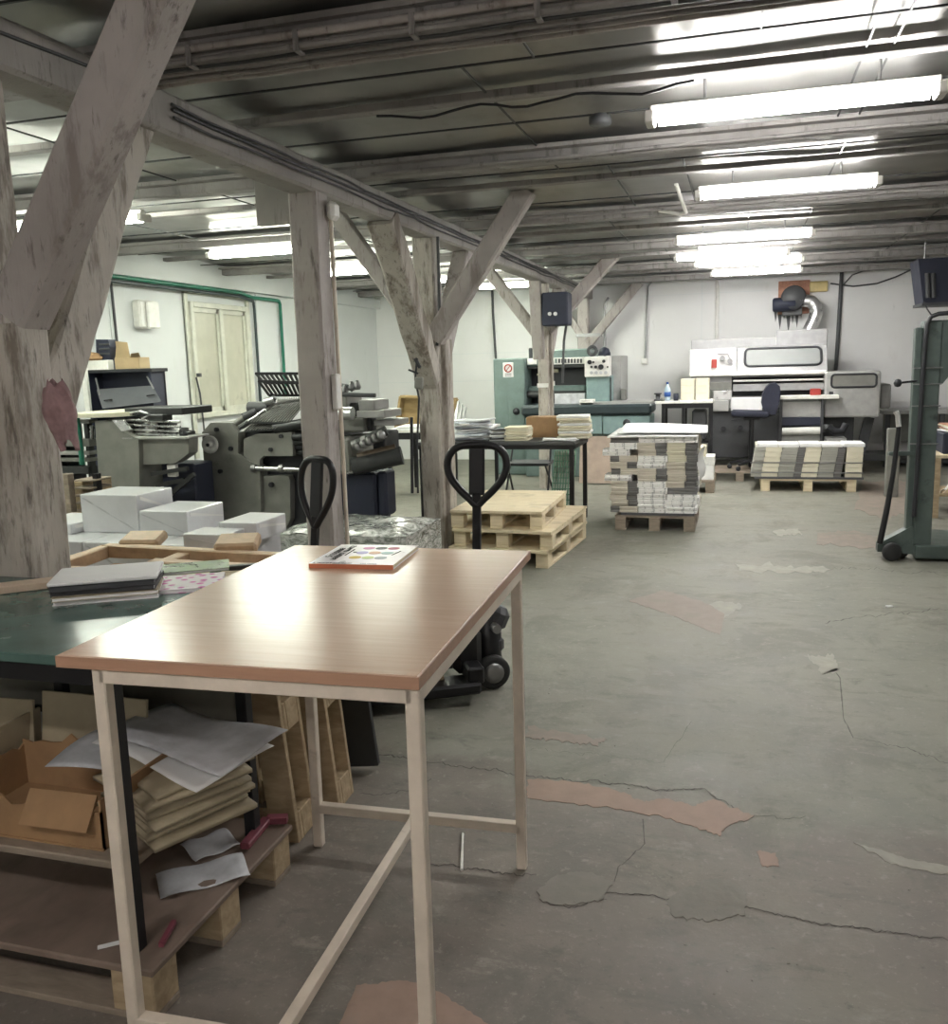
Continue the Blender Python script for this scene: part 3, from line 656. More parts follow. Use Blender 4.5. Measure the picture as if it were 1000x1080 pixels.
# loose printed sheets and folded signatures, right end of the shelf
t=thing('signature_stack','fanned stack of folded cream paper signatures at the shelf end','paper stack',(-1.4,1.98,sz))
for i in range(9):
    a=.25+.05*math.sin(i*2.1)
    MB().grid(lambda u,v,i=i:Vector((-1.47+.02*math.sin(i*1.9),1.9+.012*math.cos(i*2.3),sz+.004+i*.0185))+Matrix.Rotation(-.45+.06*math.sin(i*3.3),3,'Z')@Vector(((u-.5)*.26,(v-.3)*.3,-.03*max(0,u-.55)*(1+i*.05))),8,8,.011).build('signature',M['card_cream'],t,world=True)
for k,(dx,dy,a,mt,lb) in enumerate(((0,0,-.2,'paper_grey','uppermost large grey printed sheet overhanging the shelf end'),(-.02,-.03,-.32,'paper','white printed sheet just under the large grey overhanging one'),(-.12,-.05,.1,'paper_grey','grey sheet left of the overhanging printed sheets'))):
    zz=.575-.022*k
    Rz=Matrix.Rotation(a,3,'Z')
    o=MB().grid(lambda u,v:Vector((-1.42+dx,2.02+dy,zz))+Rz@Vector(((u-.5)*.44,(v-.5)*.26,-.012*math.sin(u*2.2)+.012*math.sin(u*5+v*3)-.03*max(0,u-.7))),16,10,.0015).build('printed_sheet',M[mt]); tag(o,lb,'sheet')
p=PZ(208,925,.155)
for k,(px,py,a,w_,d_,mt,lb) in enumerate(((214,922,-.85,.13,.24,'paper_grey','crumpled printed sheet hanging over the platform edge'),(222,890,-.6,.12,.14,'paper_grey','small grey sheet scrap on the platform by the table leg'))):
    c=PZ(px,py,.158+.003*k); Rz=Matrix.Rotation(a,3,'Z')
    o=MB().grid(lambda u,v:c+Rz@Vector(((u-.5)*w_,(v-.5)*d_,.006*math.sin(u*6)+.004*math.sin(v*9))),8,10,.0015).build('printed_sheet',M[mt]); tag(o,lb,'sheet')
a=PZ(190,880,.165);
o=MB().box((a.x-.08,a.y,.2),(.3,.2,.01),(0,R(-6),.3)).build('brown_board',M['board_brown']); tag(o,'brown board offcut lying at the end of the lower shelf','board')
a=PZ(282,868,.155);b_=PZ(258,897,.155)
o=MB().bar(a+V(0,0,.012),b_+V(0,0,.012),.03,.02,bev=.003).bar(a+V(0,0,.012),a+V(.06,.02,.012),.03,.02).build('angle_bracket',M['maroon']); tag(o,'maroon steel bracket lying on the platform corner','bracket')
a=PZ(170,1000,.155);b_=PZ(184,975,.155)
o=MB().bar(a+V(0,0,.008),b_+V(0,0,.008),.012,.012).build('maroon_rod',M['maroon']); tag(o,'short maroon rod on the platform beside the front leg','rod')
a=PZ(103,1001,.152);b_=PZ(128,995,.152)
o=MB().bar(a+V(0,0,.004),b_+V(0,0,.004),.012,.004).build('paper_strip',M['paper']); tag(o,'white paper strip on the platform near its front edge','strip')
# on the green table top
o=MB().box((-2.36,1.99,GZ+.012),(.82,.075,.022),(0,0,R(41)),bev=.002).build('pale_lath',M['pale_strip']); tag(o,'pale wooden lath lying across the green tabletop','lath')
def flatbook(c,w,d,h,a,mt,lab,name='magazine',grp=None,cat='magazine',cover=None):
    t=thing(name,lab,cat,c,a,grp)
    MB().bx(-w/2+.002,w/2-.003,-d/2+.003,d/2-.003,.001,h-.001).build('pages',M['dark_grey' if mt=='black_cover' else 'paper'],t)
    MB().bx(-w/2,w/2,-d/2,d/2,0,.0015).bx(-w/2,w/2,-d/2,d/2,h-.0015,h).bx(-w/2-.001,-w/2+.001,-d/2,d/2,0,h).build('cover',M[mt],t)
    return t
c=PZ(112,630,GZ); za=GZ
ordn=['lowest','second lowest','third','fourth','second','top']
an=R(30)
sc=(-1.8,2.2)
for i,(h,mt,lb) in enumerate(((.014,'paper','lowest white catalogue in the pile on the green table'),(.012,'card_cream','cream catalogue second from the bottom of the pile on green table'),(.014,'black_cover','black covered catalogue in the middle of the pile on green table'),(.016,'black_cover','black catalogue under the white topped one on the green table'),(.012,'paper_blue','white rounded folder on top of the catalogue pile'))):
    if i<4: flatbook((sc[0]+.006*math.sin(i*2),sc[1]+.006*math.cos(i*3),za),.2,.29,h,an+.04*math.sin(i*2.2)-R(90),mt,lb,'catalogue',cat='catalogue')
    else:
        t=thing('folder',lb,'folder',(sc[0],sc[1],za),an-R(90)); MB().bx(-.105,.105,-.15,.15,0,h,bev=.005,seg=2).build('cover',M['paper'],t)
    za+=h+.0005
m,tt,b=nt('magazine_cover'); co=coord(tt); vv=tt.nodes.new('ShaderNodeTexVoronoi'); vv.inputs['Scale'].default_value=28; lnk(tt,co,vv.inputs[0])
cc=mixc(tt,ramp(tt,vv.outputs['Distance'],.25,.4),(.5,.08,.3),(.7,.6,.66)); lnk(tt,cc,b.inputs['Base Color']); b.inputs['Roughness'].default_value=.25; M['mag_pink']=m
M['mag_green']=plain('magazine_green',(.12,.2,.07),.3,0,.6,25)
mg=PZ(186,618,GZ)
flatbook((mg.x,mg.y,GZ),.2,.28,.012,R(-62),'mag_pink','pink flowered magazine on the green table beside the beech table')
mg=PZ(206,600,GZ)
flatbook((mg.x,mg.y,GZ-.0),.14,.22,.01,R(-58),'mag_green','green magazine behind the pink flowered one on green table')
# ================================================================== PALLETS
def pallet(label,loc,rz,w,d,mat,grp=None,h=.144):
    t=thing('wooden_pallet',label,'pallet',loc,rz,grp); k=h/.144
    n=7 if mat=='pallet_new' else 5; hw=min(.05,(d-.1)/(n-1)/2-.006) if mat!='pallet_new' else (d-.1)/(n-1)/2-.004
    for i in range(n):      # deck boards run along x over three bearers
        y=-d/2+.05+(d-.1)*i/(n-1) if d>=w else -d/2+.05+(d-.1)*i/(n-1)
        MB().bx(-w/2,w/2,y-hw,y+hw,h-.022*k,h,bev=.002).build('deck_board',M[mat],t)
    for x in (-w/2+.05,0,w/2-.05):
        MB().bx(x-.05,x+.05,-d/2,d/2,h-.044*k,h-.0225*k,bev=.002).build('bearer',M[mat],t)
        MB().bx(x-.05,x+.05,-d/2,d/2,0,.02*k,bev=.002).build('bottom_board',M[mat],t)
        for y in (-d/2+.06,0,d/2-.06): MB().bx(x-.05,x+.05,y-.06,y+.06,.0205*k,h-.0445*k,bev=.004).build('block',M[mat],t)
    return t
# ---- stack of new pallets
pallet('bottom pallet of the stack of pale pallets on the floor',(-1.72,7.2,0),R(-4),.8,1.25,'pallet_new')
pallet('middle pallet of the stack of pale pallets',(-1.7,7.18,.145),R(-3),.8,1.2,'pallet_new')
pallet('topmost clean pale pallet of the stack beside the branching post',(-1.79,7.14,.29),R(1),.73,1.08,'pallet_new')
# ---- pallets standing on edge behind the green table
def standing(label,x1,y,rz,L,h,mat):
    t=thing('wooden_pallet',label,'pallet',(x1,y,0),rz,None)
    for i in range(5):
        x=-.05-i*(L-.1)/4
        MB().bx(x-.05,x+.05,0,.021,0,h,bev=.002).build('deck_board',M[mat],t)
        if i in(0,2,4): MB().bx(x-.05,x+.05,.1205,.1405,0,h,bev=.002).build('bottom_board',M[mat],t)
    for z in (.05,h/2,h-.05):
        MB().bx(-L,0,.0215,.042,z-.05,z+.05,bev=.002).build('bearer',M[mat],t)
        for x in (-.05,-L/2,-L+.05): MB().bx(x-.05,x+.05,.0425,.12,z-.05,z+.05,bev=.003).build('block',M[mat],t)
    t.rotation_euler=(R(2),R(-4),rz)
    return t
standing('old pallet standing on edge, nearest to the camera under the beech table',-1.37,2.47,R(1),.7,.86,'pallet_old')
standing('old pallet on edge behind another one, second from the camera',-1.33,2.7,R(2),.7,.86,'pallet_old')
o=MB().box((-1.62,2.98,.42),(.55,.03,.84),(R(3),R(-5),R(6)),bev=.003).build('dark_board',M['machine_dark']); tag(o,'dark board leaning behind the pallets standing on edge','board')
# ================================================================== REAMS, TRAY
pallet('grey pallet under the white wrapped packages',(-3.1,4.16,0),0,1.3,.58,'pallet_grey')
def package(label,x1,y0,z,w,d,h,rz=0,grp=None,tape=True):
    t=thing('wrapped_package',label,'package',(x1-w/2,y0+d/2,z),rz,grp)
    MB().bx(-w/2,w/2,-d/2,d/2,0,h,bev=.006,seg=2).build('paper_wrap',M['pack'],t)
    if tape:
        MB().prism([(-w/2+.01,-d/2-.0015,h-.02),(-w/2+.03,-d/2-.0015,h-.02),(w/2-.01,-d/2-.0015,.02),(w/2-.03,-d/2-.0015,.02)],(0,.003,0)).build('fold_seam',M['paper_grey'],t)
        MB().prism([(w/2+.0015,-d/2+.03,h-.01),(w/2+.0015,d/2-.01,h*.45),(w/2+.0015,d/2-.01,h*.4),(w/2+.0015,-d/2+.03,h-.03)],(-.003,0,0)).build('fold_seam',M['paper'],t)
    return t
m,tt,b=nt('glossy_wrap'); co=coord(tt); f=nz(tt,co,6,5,.6); lnk(tt,mixc(tt,ramp(tt,f,.3,.7),(.66,.67,.69),(.74,.75,.77)),b.inputs['Base Color']); b.inputs['Roughness'].default_value=.3; b.inputs['Coat Weight'].default_value=.4; bump(tt,b,nz(tt,co,14,4,.6),.25,.01); M['pack']=m
zb=.68
for i in range(3):
    package('white package in the upper layer under the big white packages, %s'%['at the left end','in the middle','at the right end'][i],-3.32+.44*i-.01,3.89,.413,.43,.54,zb-.413)
    package('white package in the lowest layer on the grey pallet, %s'%['left end','middle','right end'][i],-3.32+.44*i-.01,3.89,.146,.43,.54,.266)
a=PZ(147,563,zb); package('tallest white wrapped package, on top of the pile beside the post',a.x,a.y,zb,.37,.33,.215)
b_=PZ(195,567,zb); package('low white wrapped package right of the tallest one',b_.x+.0,a.y-.03,zb,.3,.36,.135)
package('white wrapped package at the right end of the pile',-2.36,4.02,zb,.22,.32,.1)
package('flat white wrapped package in front of the right end one',-2.42,3.82,zb,.24,.19,.075)
package('flat white wrapped package left of the tallest one, beside the weathered post',a.x-.38,a.y-.08,zb,.3,.36,.06)
# kraft paper wrapped tray
t=thing('kraft_tray','wide tray edged with brown kraft rolls, between green table and white packages','tray',(-2.3,3.43,.0))
tz=.72
MB().bx(-2.95,-1.75,3.2,3.66,.145,.62,bev=.01).build('carton',M['kraft'],t,world=True)
MB().bx(-2.95,-1.75,3.2,3.66,.621,.63).build('tray_floor',M['cardboard'],t,world=True)
def roll(p0,p1,r,seed):
    n=12;p0=Vector(p0);p1=Vector(p1);pts=[];rr=[]
    for i in range(n+1): pts.append(p0.lerp(p1,i/n)+Vector((0,0,.006*noise.noise(Vector((i*.7,seed,0)))))); rr.append(r*(1+.14*noise.noise(Vector((i*1.3,seed,4)))))
    return MB().timber(p0,p1,r*1.7,r*1.5,(0,0,1),seed+60,.014)
for k,(p0,p1) in enumerate((((-2.98,3.65,tz-.03),(-1.75,3.65,tz-.03)),((-2.55,3.42,tz-.035),(-1.75,3.42,tz-.035)),((-2.95,3.22,tz-.03),(-2.98,3.65,tz-.03)),((-2.5,3.2,tz-.04),(-2.52,3.64,tz-.035)),((-1.77,3.2,tz-.04),(-1.76,3.65,tz-.03)),((-2.95,3.21,tz-.04),(-1.76,3.21,tz-.04)))):
    roll(p0,p1,.04,k).build('kraft_roll',M['kraft'],t,world=True)
MB().box((-2.83,3.74,tz+.015),(.2,.14,.05),(R(12),0,R(12)),bev=.012).build('flap',M['kraft'],t,world=True)
MB().box((-2.3,3.74,tz+.01),(.2,.16,.06),(R(10),0,R(20)),bev=.012).build('flap',M['kraft'],t,world=True)
pallet('grey pallet under the kraft paper tray',(-2.35,3.43,0),0,.75,.46,'pallet_grey')
# ================================================================== WRAPPED LOAD BEHIND THE SLIM POST
m,tt,b=nt('stretch_film'); co=coord(tt); f=nz(tt,co,9,6,.7,(1,1,2.5),1.5); g=nz(tt,co,22,4,.6,(1,.4,1))
lnk(tt,mixc(tt,ramp(tt,f,.42,.6),(.62,.63,.6),(.2,.22,.19)),b.inputs['Base Color']); b.inputs['Roughness'].default_value=.16; b.inputs['Coat Weight'].default_value=.6; bump(tt,b,g,.8,.03); M['film']=m
t=thing('wrapped_load','low pallet load wrapped in shiny stretch film, behind the slim square post','wrapped load',(-2.5,5.6,0))
def filmtop(u,v):
    x=-2.95+u*.92; y=5.28+v*.72
    e=min(u,1-u,v,1-v); z=.47+.03*min(1,e*8)+.018*noise.noise(Vector((x*7,y*7,1)))
    return (x,y,z)
mb=MB().grid(filmtop,30,24)
def side(p0,p1):
    mb.grid(lambda u,v:Vector(p0).lerp(Vector(p1),u)+Vector((0,0,.146+.325*v))+Vector((.012*noise.noise(Vector((u*9,v*5,p0[0]))),.012*noise.noise(Vector((u*9,v*5,p0[1]+3))),0)),24,8)
side((-2.95,5.28,0),(-2.03,5.28,0));side((-2.03,5.28,0),(-2.03,6.0,0));side((-2.03,6.0,0),(-2.95,6.0,0));side((-2.95,6.0,0),(-2.95,5.28,0))
mb.build('film_wrap',M['film'],t,world=True)
pallet('pallet under the load wrapped in stretch film',(-2.49,5.64,0),0,.9,.7,'pallet_old')
# ================================================================== PALLET TRUCKS
def jack(label,loc,rz,forklen):
    t=thing('pallet_truck',label,'pallet truck',loc,rz)
    for x in (-.19,.19):
        MB().bx(x-.075,x+.075,-forklen-.12,-.1,.05,.105,bev=.012).build('fork',M['black_metal'],t)
        MB().cyl((x-.05,-forklen,.04),(x+.05,-forklen,.04),.04,14).build('load_roller',M['rubber'],t)
    for x in (-.075,.075):
        w_=MB().lathe([(0,-.026),(.06,-.026),(.078,-.022),(.083,-.012),(.083,.012),(.078,.022),(.06,.026),(0,.026)],(x,0,.084),(1,0,0),24).build('wheel',M['rubber'],t)
        MB().lathe([(0,-.03),(.022,-.03),(.05,-.028),(.05,.028),(.022,.03),(0,.03)],(x,0,.084),(1,0,0),16).build('hub',M['dull_steel'],w_)
    MB().lathe([(.06,.1),(.065,.12),(.065,.26),(.05,.28),(.04,.4),(.025,.42)],(0,0,0),(0,0,1),18).build('pump',M['black_metal'],t)
    MB().bx(-.13,.13,-.2,-.06,.1,.32,bev=.03).bar((-.24,-.12,.13),(.24,-.12,.13),.08,.08,bev=.01).build('chassis',M['black_metal'],t)
    MB().bx(-.05,.05,-.03,.07,.17,.24,bev=.015).box((.0,.05,.33),(.12,.09,.12),(R(-25),0,0),bev=.03).build('linkage',M['dark_grey'],t)
    MB().cyl((-.1,.02,.3),(.1,.02,.3),.022,10).build('pivot',M['dull_steel'],t)
    return t
def handle(t,base,top,wx,w,hgt,lean):
    """closed loop handle at the top of a square drawbar; wx = horizontal width direction"""
    base=Vector(base);top=Vector(top); wx=Vector(wx).normalized(); up=(top-base).normalized()
    loopb=top-up*hgt
    MB().bar(base,loopb+up*.06,.04,.03,(wx.y,-wx.x,0),bev=.004).build('drawbar',M['black_metal'],t,world=True)
    pts=[]
    prof=[(0,0),(.12,.1),(.3,.27),(.44,.45),(.5,.62),(.48,.8),(.38,.93),(.22,.99),(0,1)]
    for a,bb in prof: pts.append(loopb+wx*a*w+up*bb*hgt)
    for a,bb in prof[-2:0:-1]: pts.append(loopb-wx*a*w+up*bb*hgt)
    # rounded: resample
    P_=[]
    n=len(pts)
    for i in range(n):
        p0,p1,p2,p3=pts[i-1],pts[i],pts[(i+1)%n],pts[(i+2)%n]
        for k in range(4):
            u=k/4; P_.append(.5*((2*p1)+(p2-p0)*u+(2*p0-5*p1+4*p2-p3)*u*u+(3*p1-p0-3*p2+p3)*u**3))
    MB().tube(P_,.0185,10,closed=True).build('handle_loop',M['black_metal'],t,world=True)
    MB().bar(loopb+up*.05,top-up*.012,.075,.022,(wx.y,-wx.x,0),bev=.006).build('centre_grip',M['black_plastic'],t,world=True)
    return t
j2=jack('black pallet truck whose wheels show under the right edge of the beech table',(-1.15,4.06,0),R(-60),.75)
tp_=PY(503,469,4.08); bs_=PY(503,660,4.06)
handle(j2,(bs_.x,bs_.y,.3),(tp_.x,tp_.y,tp_.z),(1,.1,0),.285,.29,0)
j1=jack('black pallet truck in front of the slim square post',(-1.98,4.18,0),R(-92),1.0)
tp_=PY(335,484,4.2); bs_=PY(331,660,4.2)
handle(j1,(bs_.x,bs_.y,.3),(tp_.x,tp_.y,tp_.z),(1,-.25,0),.215,.36,0)
pallet('small old pallet on the truck under the beech table',(-1.63,3.87,.106),R(-60)+R(90),.5,.5,'pallet_old',h=.12)
# ================================================================== BOOK STACK ON THE PALLET IN MID FLOOR
def spine_mat(name,c,ink,sc):
    m,t,b=nt(name); co=coord(t); f=nz(t,co,sc,3,.6,(1,1,.6)); g=nz(t,co,8,2,.5)
    cc=mixc(t,ramp(t,f,.56,.62,0,.65),c,ink); cc=mixc(t,ramp(t,g,.4,.7,0,.25),cc,[x*.7 for x in c]); lnk(t,cc,b.inputs['Base Color']); b.inputs['Roughness'].default_value=.5; return m
M['spine_white']=spine_mat('printed_spine',(.92,.91,.89),(.22,.22,.24),36)
M['edge_beige']=wood('page_edges',(.56,.51,.43),(.68,.63,.54),(.3,.3,60),4,.8,False,.1)
M['edge_cream']=wood('page_edges_cream',(.66,.62,.48),(.76,.72,.58),(.3,.3,60),4,.8,False,.1)
M['edge_grey']=wood('page_edges_grey',(.34,.34,.3),(.46,.45,.4),(.3,.3,60),4,.8,False,.1)
M['edge_dark']=wood('cover_edges_dark',(.05,.05,.05),(.3,.29,.28),(.3,.3,60),5,.6,False,.1)
SY=8.19; Z0=.15
pl=pallet('grey wooden pallet under the tall stack of books on the open floor',(-.715,SY+.46,0),0,.72,.9,'pallet_grey')
bases={}
def book(kind,x0,x1,y0,y1,z0,z1,label,grp,rz=0.0):
    w,d,h=x1-x0,y1-y0,z1-z0; key=(kind,round(w,3),round(d,3),round(h,3))
    if key not in bases:
        mb=MB().bx(-w/2,w/2,-d/2,d/2,0,h,bev=.0012)
        bases[key]=mb.build('book',M[kind],None,loc=(0,0,0)); o=bases[key]
        o.location=((x0+x1)/2,(y0+y1)/2,z0)
    else:
        o=bases[key].copy(); COL.objects.link(o); o.location=((x0+x1)/2,(y0+y1)/2,z0)
    o.rotation_euler=(0,0,rz)
    return tag(o,label,'book',grp)
o=MB().bx(-1.02,-.36,SY,SY+.88,.1455,.168).build('base_board',M['book_dark']); tag(o,'dark board between the mid floor pallet and its books','board')
ordw=['lowest','second','third','fourth','fifth','sixth','seventh','eighth','ninth','tenth','eleventh','twelfth','thirteenth']
kn={'spine_white':'white printed spine','edge_beige':'beige page edges','edge_cream':'cream page edges','edge_grey':'grey page edges','edge_dark':'dark cover'}
xs=[(-1.115,-.868),(-.866,-.608),(-.606,-.345)]
cn=['left','middle','right']
rows=12; zt0=.169; rh=(.868-zt0)/rows
layout={0:'bBbBbBBwbBwb', }  # per column patterns, bottom to top
pat=['pbbbbwpbpwwd','wwwwwbbwwbbw','wwwdbbbbcccw']
# b: beige block with dark end, p: dark end first, w: white spines, c: cream block with dark end, d: dark
for c in range(3):
    x0,x1=xs[c]
    for r in range(rows):
        k=pat[c][r]; nb=3 if k in'wcbp' else 2
        off=(.0 if k!='w' else (-.045 if (c==0 and r in(9,5)) else 0))
        off+= .008*math.sin(r*2.3+c)
        if c==0 and r==9: off=-.07
        for q in range(nb):
            z0=zt0+r*rh+q*rh/nb; z1=z0+rh/nb-.0019
            nm='%s book, %s column, layer %d of the tall stack'%(['lower','middle','upper'][q],cn[c],r+1)
            j=.009*math.sin(q*2.4+r*1.7+c*3)
            if k=='w': book('spine_white',x0+off,x1+off,SY+.0+j,SY+.2,z0,z1,'white spined '+nm,'books with white spines on the tall stack')
            elif k=='d': book('edge_dark',x0+off,x1+off,SY+.01+j,SY+.2,z0,z1,'dark covered '+nm,'dark books on the tall stack')
            else:
                m1='edge_cream' if k=='c' else 'edge_beige'; f=.62
                if k=='p': a0,a1,d0,d1=x0+(x1-x0)*.34,x1,x0,x0+(x1-x0)*.33
                else: a0,a1,d0,d1=x0,x0+(x1-x0)*f,x0+(x1-x0)*(f+.01),x1
                book(m1,a0+off,a1+off,SY+.005+j,SY+.2,z0,z1,('cream ' if k=='c' else 'beige ')+nm,'books with page edges showing on the tall stack')
                book('edge_dark',d0+off,d1+off,SY+.012+j,SY+.2,z0,z1,'dark '+nm.replace('book','half book'),'dark books on the tall stack')
# rows behind, seen from the side
for b_ in range(3):
    for c in (0,1,2):
        for r in range(12):
            x0,x1=xs[c]; z0=zt0+r*rh; y0=SY+.205+.215*b_
            kd=['spine_white','edge_beige','edge_grey'][(r+b_+c)%3]
            if c<2 and r<11: continue
            off=.012*math.sin(r*1.9+b_)
            book(kd,x0+off,x1+off,y0,y0+.205,z0,z0+rh-.0015,'%s bundle, %s side of the tall stack, row %s behind its front, layer %d'%(kn[kd].split()[0],cn[c],['one','two','three'][b_],r+1),'bundles behind the front of the tall stack')
t=thing('inner_bundle','hidden inner bundles of the tall book stack','bundle',(-.86,SY+.52,zt0)); 
bpy.data.objects.remove(t)
for c in (0,1):
    x0,x1=xs[c]
    o=MB().bx(x0,x1,SY+.205,SY+.845,zt0,zt0+rh*11-.002).build('book_bundle',M['edge_beige']); tag(o,'tall beige bundle inside the big book stack, behind its %s column'%cn[c],'bundle')
zt=zt0+rows*rh
for k,(dx,dy,a,lb) in enumerate(((-.02,-.02,0,'lower white cover sheet laid over the tall book stack'),(.05,.06,.03,'upper white cover sheet laid over the tall book stack'))):
    Rz=Matrix.Rotation(a,3,'Z')
    o=MB().grid(lambda u,v:Vector((-.72+dx,SY+.44+dy,zt+.002+.028*k))+Rz@Vector(((u-.5)*.8,(v-.5)*.9,.012*math.sin(u*3+k)*(.3+v)+.012*v)),14,10,.012 if k==0 else .006).build('cover_sheet',M['paper']); tag(o,lb,'sheet')
# white wrapper flap at the right side of the stack
o=MB().grid(lambda u,v:(-.335+.05*u+.012*math.sin(v*7),SY+.03+.2*u,.45+.28*v+.04*u),6,8).build('paper_wrapper',M['paper']); tag(o,'loose white wrapper hanging on the right side of the tall book stack','wrapper')
# small stack behind it
Q=PZ(738,518,0)
pallet('small pallet behind the tall book stack, at its right',(-.5,10.9,0),0,.5,.5,'pallet_grey')
for k,(w_,h_,dx,mt,lb) in enumerate(((.34,.17,.02,'paper','lowest white bundle on the small pallet behind the tall stack'),(.3,.1,.05,'book_white','middle white bundle on the small pallet behind the tall stack'),(.24,.11,-.02,'paper_cream','top cream bundle on the small pallet behind the tall stack'))):
    zz=.146+[0,.172,.274][k]
    o=MB().bx(-.45+dx-w_/2,-.45+dx+w_/2,10.72,11.08,zz,zz+h_,bev=.004).build('paper_bundle',M[mt]); tag(o,lb,'bundle')
# ================================================================== LOW BOOK PALLET
a=PZ(803,517);b_=PZ(903,520); LX0,LX1=a.x,b_.x; LY=(a.y+b_.y)/2
an=math.atan2(b_.y-a.y,b_.x-a.x); 
pallet('pale pallet under the low block of cream books near the office chair',((LX0+LX1)/2,LY+.4,0),0,1.03,.8,'pallet_new')
PW=1.16; lx0=(LX0+LX1)/2-PW/2+.0; zt0=.146; LH=.345
o=MB().bx(lx0-.01,lx0+PW+.01,LY-.02,LY+.8,zt0,zt0+.022).build('base_board',M['book_dark']); tag(o,'dark board under the low block of cream books','board')
zt0+=.0225
cols=[(.0,.1,'edge_grey',9),(.102,.255,'edge_cream',6),(.257,.405,'edge_grey',12),(.407,.475,'edge_dark',14),(.477,.625,'edge_cream',6),(.627,.775,'edge_grey',12),(.777,.845,'edge_dark',14),(.847,1.0,'edge_cream',6)]
names_=['far left grey','first cream','first grey','first dark','second cream','second grey','second dark','last cream']
for ci,(u0,u1,k,n) in enumerate(cols):
    for r in range(n):
        z0=zt0+LH*r/n; z1=zt0+LH*(r+1)/n-.002; s_=-.05*(1-r/n)*(1 if ci<7 else .2)
        book(k,lx0+u0*PW+s_,lx0+u1*PW+s_-.002,LY+.007*math.sin(r*2.1+ci),LY+.36,z0,z1,'book in the %s column of the low block, %s of %d layers'%(names_[ci],ordw[r] if r<13 else 'topmost',n),'books of the low block beside the office chair')
for c in range(4):
    o=MB().bx(lx0+c*PW/4,lx0+(c+1)*PW/4-.004,LY+.365,LY+.78,zt0,zt0+LH-.002,bev=.004).build('book_bundle',M['edge_cream']); tag(o,'cream bundle in the rear of the low book block, %s'%['left end','second from the left end','second from the right end','right end'][c],'bundle')
for c in range(5):
    o=MB().bx(lx0+.02+c*PW/5,lx0+.02+(c+1)*PW/5-.01,LY-.005,LY+.37,zt0+LH,zt0+LH+.04-.006*(c%2),bev=.003).build('paper_ream',M['paper']); tag(o,'white ream on top of the low book block, %s'%['at the left end','second from the left end','in the middle','second from the right end','at the right end'][c],'ream')
for k,z in enumerate((zt0+.16,zt0+.045)):
    o=MB().bx(lx0-.06,lx0+PW+.004,LY-.012,LY-.008,z,z+.012).build('strap',M['dull_steel']); tag(o,['upper strap across the front of the low book block','lower strap across the front of the low book block'][k],'strap')
# ================================================================== helpers for upright machine faces
def face(mb,pix,Y,d):       # an outline at depth Y, thickness d going away from the camera side
    mb.prism([PY(x,y,Y) for x,y in pix],(0,d,0)); return mb
def pbox(mb,x0,y0,x1,y1,Y,d,bev=.004):   # box whose front spans the given sight lines at depth Y
    a=PY(x0,(y0+y1)/2,Y);b=PY(x1,(y0+y1)/2,Y);u=PY((x0+x1)/2,y0,Y);l=PY((x0+x1)/2,y1,Y)
    mb.bx(a.x,b.x,Y,Y+d,l.z,u.z,bev=bev); return mb
def pb(t,name,mat,x0,y0,x1,y1,Y,d,bev=.004,**k): return pbox(MB(),x0,y0,x1,y1,Y,d,bev).build(name,M[mat],t,world=True,**k)
def ground(x0,x1,y0,y1,z1,bev=.01): return MB().bx(x0,x1,y0,y1,0,z1,bev)
# ================================================================== PAPER TABLE (MIDDLE)
t=thing('black_table','black steel table covered with paper stacks, behind the new pallets','table',(-2.15,8.5,0))
bx0,bx1,by0,by1,bz_=-2.95,-1.43,8.1,8.9,.83
MB().bx(bx0,bx1,by0,by1,bz_-.03,bz_,bev=.003).build('tabletop',M['dark_grey'],t,world=True)
for x in (bx0+.03,bx1-.03):
    for y in (by0+.03,by1-.03): MB().bx(x-.02,x+.02,y-.02,y+.02,0,bz_-.03).build('leg',M['black_metal'],t,world=True)
MB().bx(bx0,bx1,by0,by0+.04,bz_-.07,bz_-.03).bx(bx0,bx1,by1-.04,by1,bz_-.07,bz_-.03).bx(bx1-.04,bx1,by0,by1,bz_-.07,bz_-.03).build('frame',M['black_metal'],t,world=True)
def pstack(label,x,y,z,w,d,h,n,mat,rz=0,jit=.25,cat='paper stack',curl=.0,off=.02):
    t=thing('paper_stack',label,cat,(x,y,z),rz); th=h/n
    for i in range(n):
        a=jit*noise.noise(Vector((i*1.7,x*9,y))); Rz=Matrix.Rotation(a,3,'Z'); o_=Vector((off*noise.noise(Vector((i*1.3,x,2))),off*noise.noise(Vector((i*1.9,y,5))),0))
        MB().grid(lambda u,v:o_+Vector((0,0,th*i+th*.95))+Rz@Vector(((u-.5)*w,(v-.5)*d,curl*math.sin(u*3+i)*(u*.5+.5))),6,4,th*.9).build('sheaf',M[mat if not isinstance(mat,list) else mat[i%len(mat)]],t)
    return t
def on(px,py,z): return PZ(px,py,z)
a=on(507,461,bz_); pstack('messy pile of blue grey folded sheets on the black table',a.x,by0+.28,bz_,.34,.3,.2,11,['paper_blue','paper_grey','paper'],.2,.7,curl=.012,off=.06)
a=on(455,462,bz_); pstack('flat white sheets on the left half of the black table',-2.78,by0+.3,bz_,.28,.3,.06,5,['paper','paper_blue'],.1,.6,curl=.006,off=.05)
a=on(548,463,bz_); pstack('small cream stack with grey edges on the black table',a.x+.02,by0+.2,bz_,.22,.24,.13,7,['paper_cream','paper_cream','book_cream'],0,.15,off=.02)
a=on(528,463,bz_); pstack('dark and white leaflets beside the small cream stack',a.x,by0+.2,bz_,.14,.2,.11,8,['paper','dark_grey','paper_grey'],.2,.5,off=.03)
a=on(604,463,bz_); pstack('tall cream paper stack at the right end of the black table',a.x,by0+.42,bz_,.3,.26,.22,9,['book_cream','paper_cream','paper'],.1,.3,off=.03)
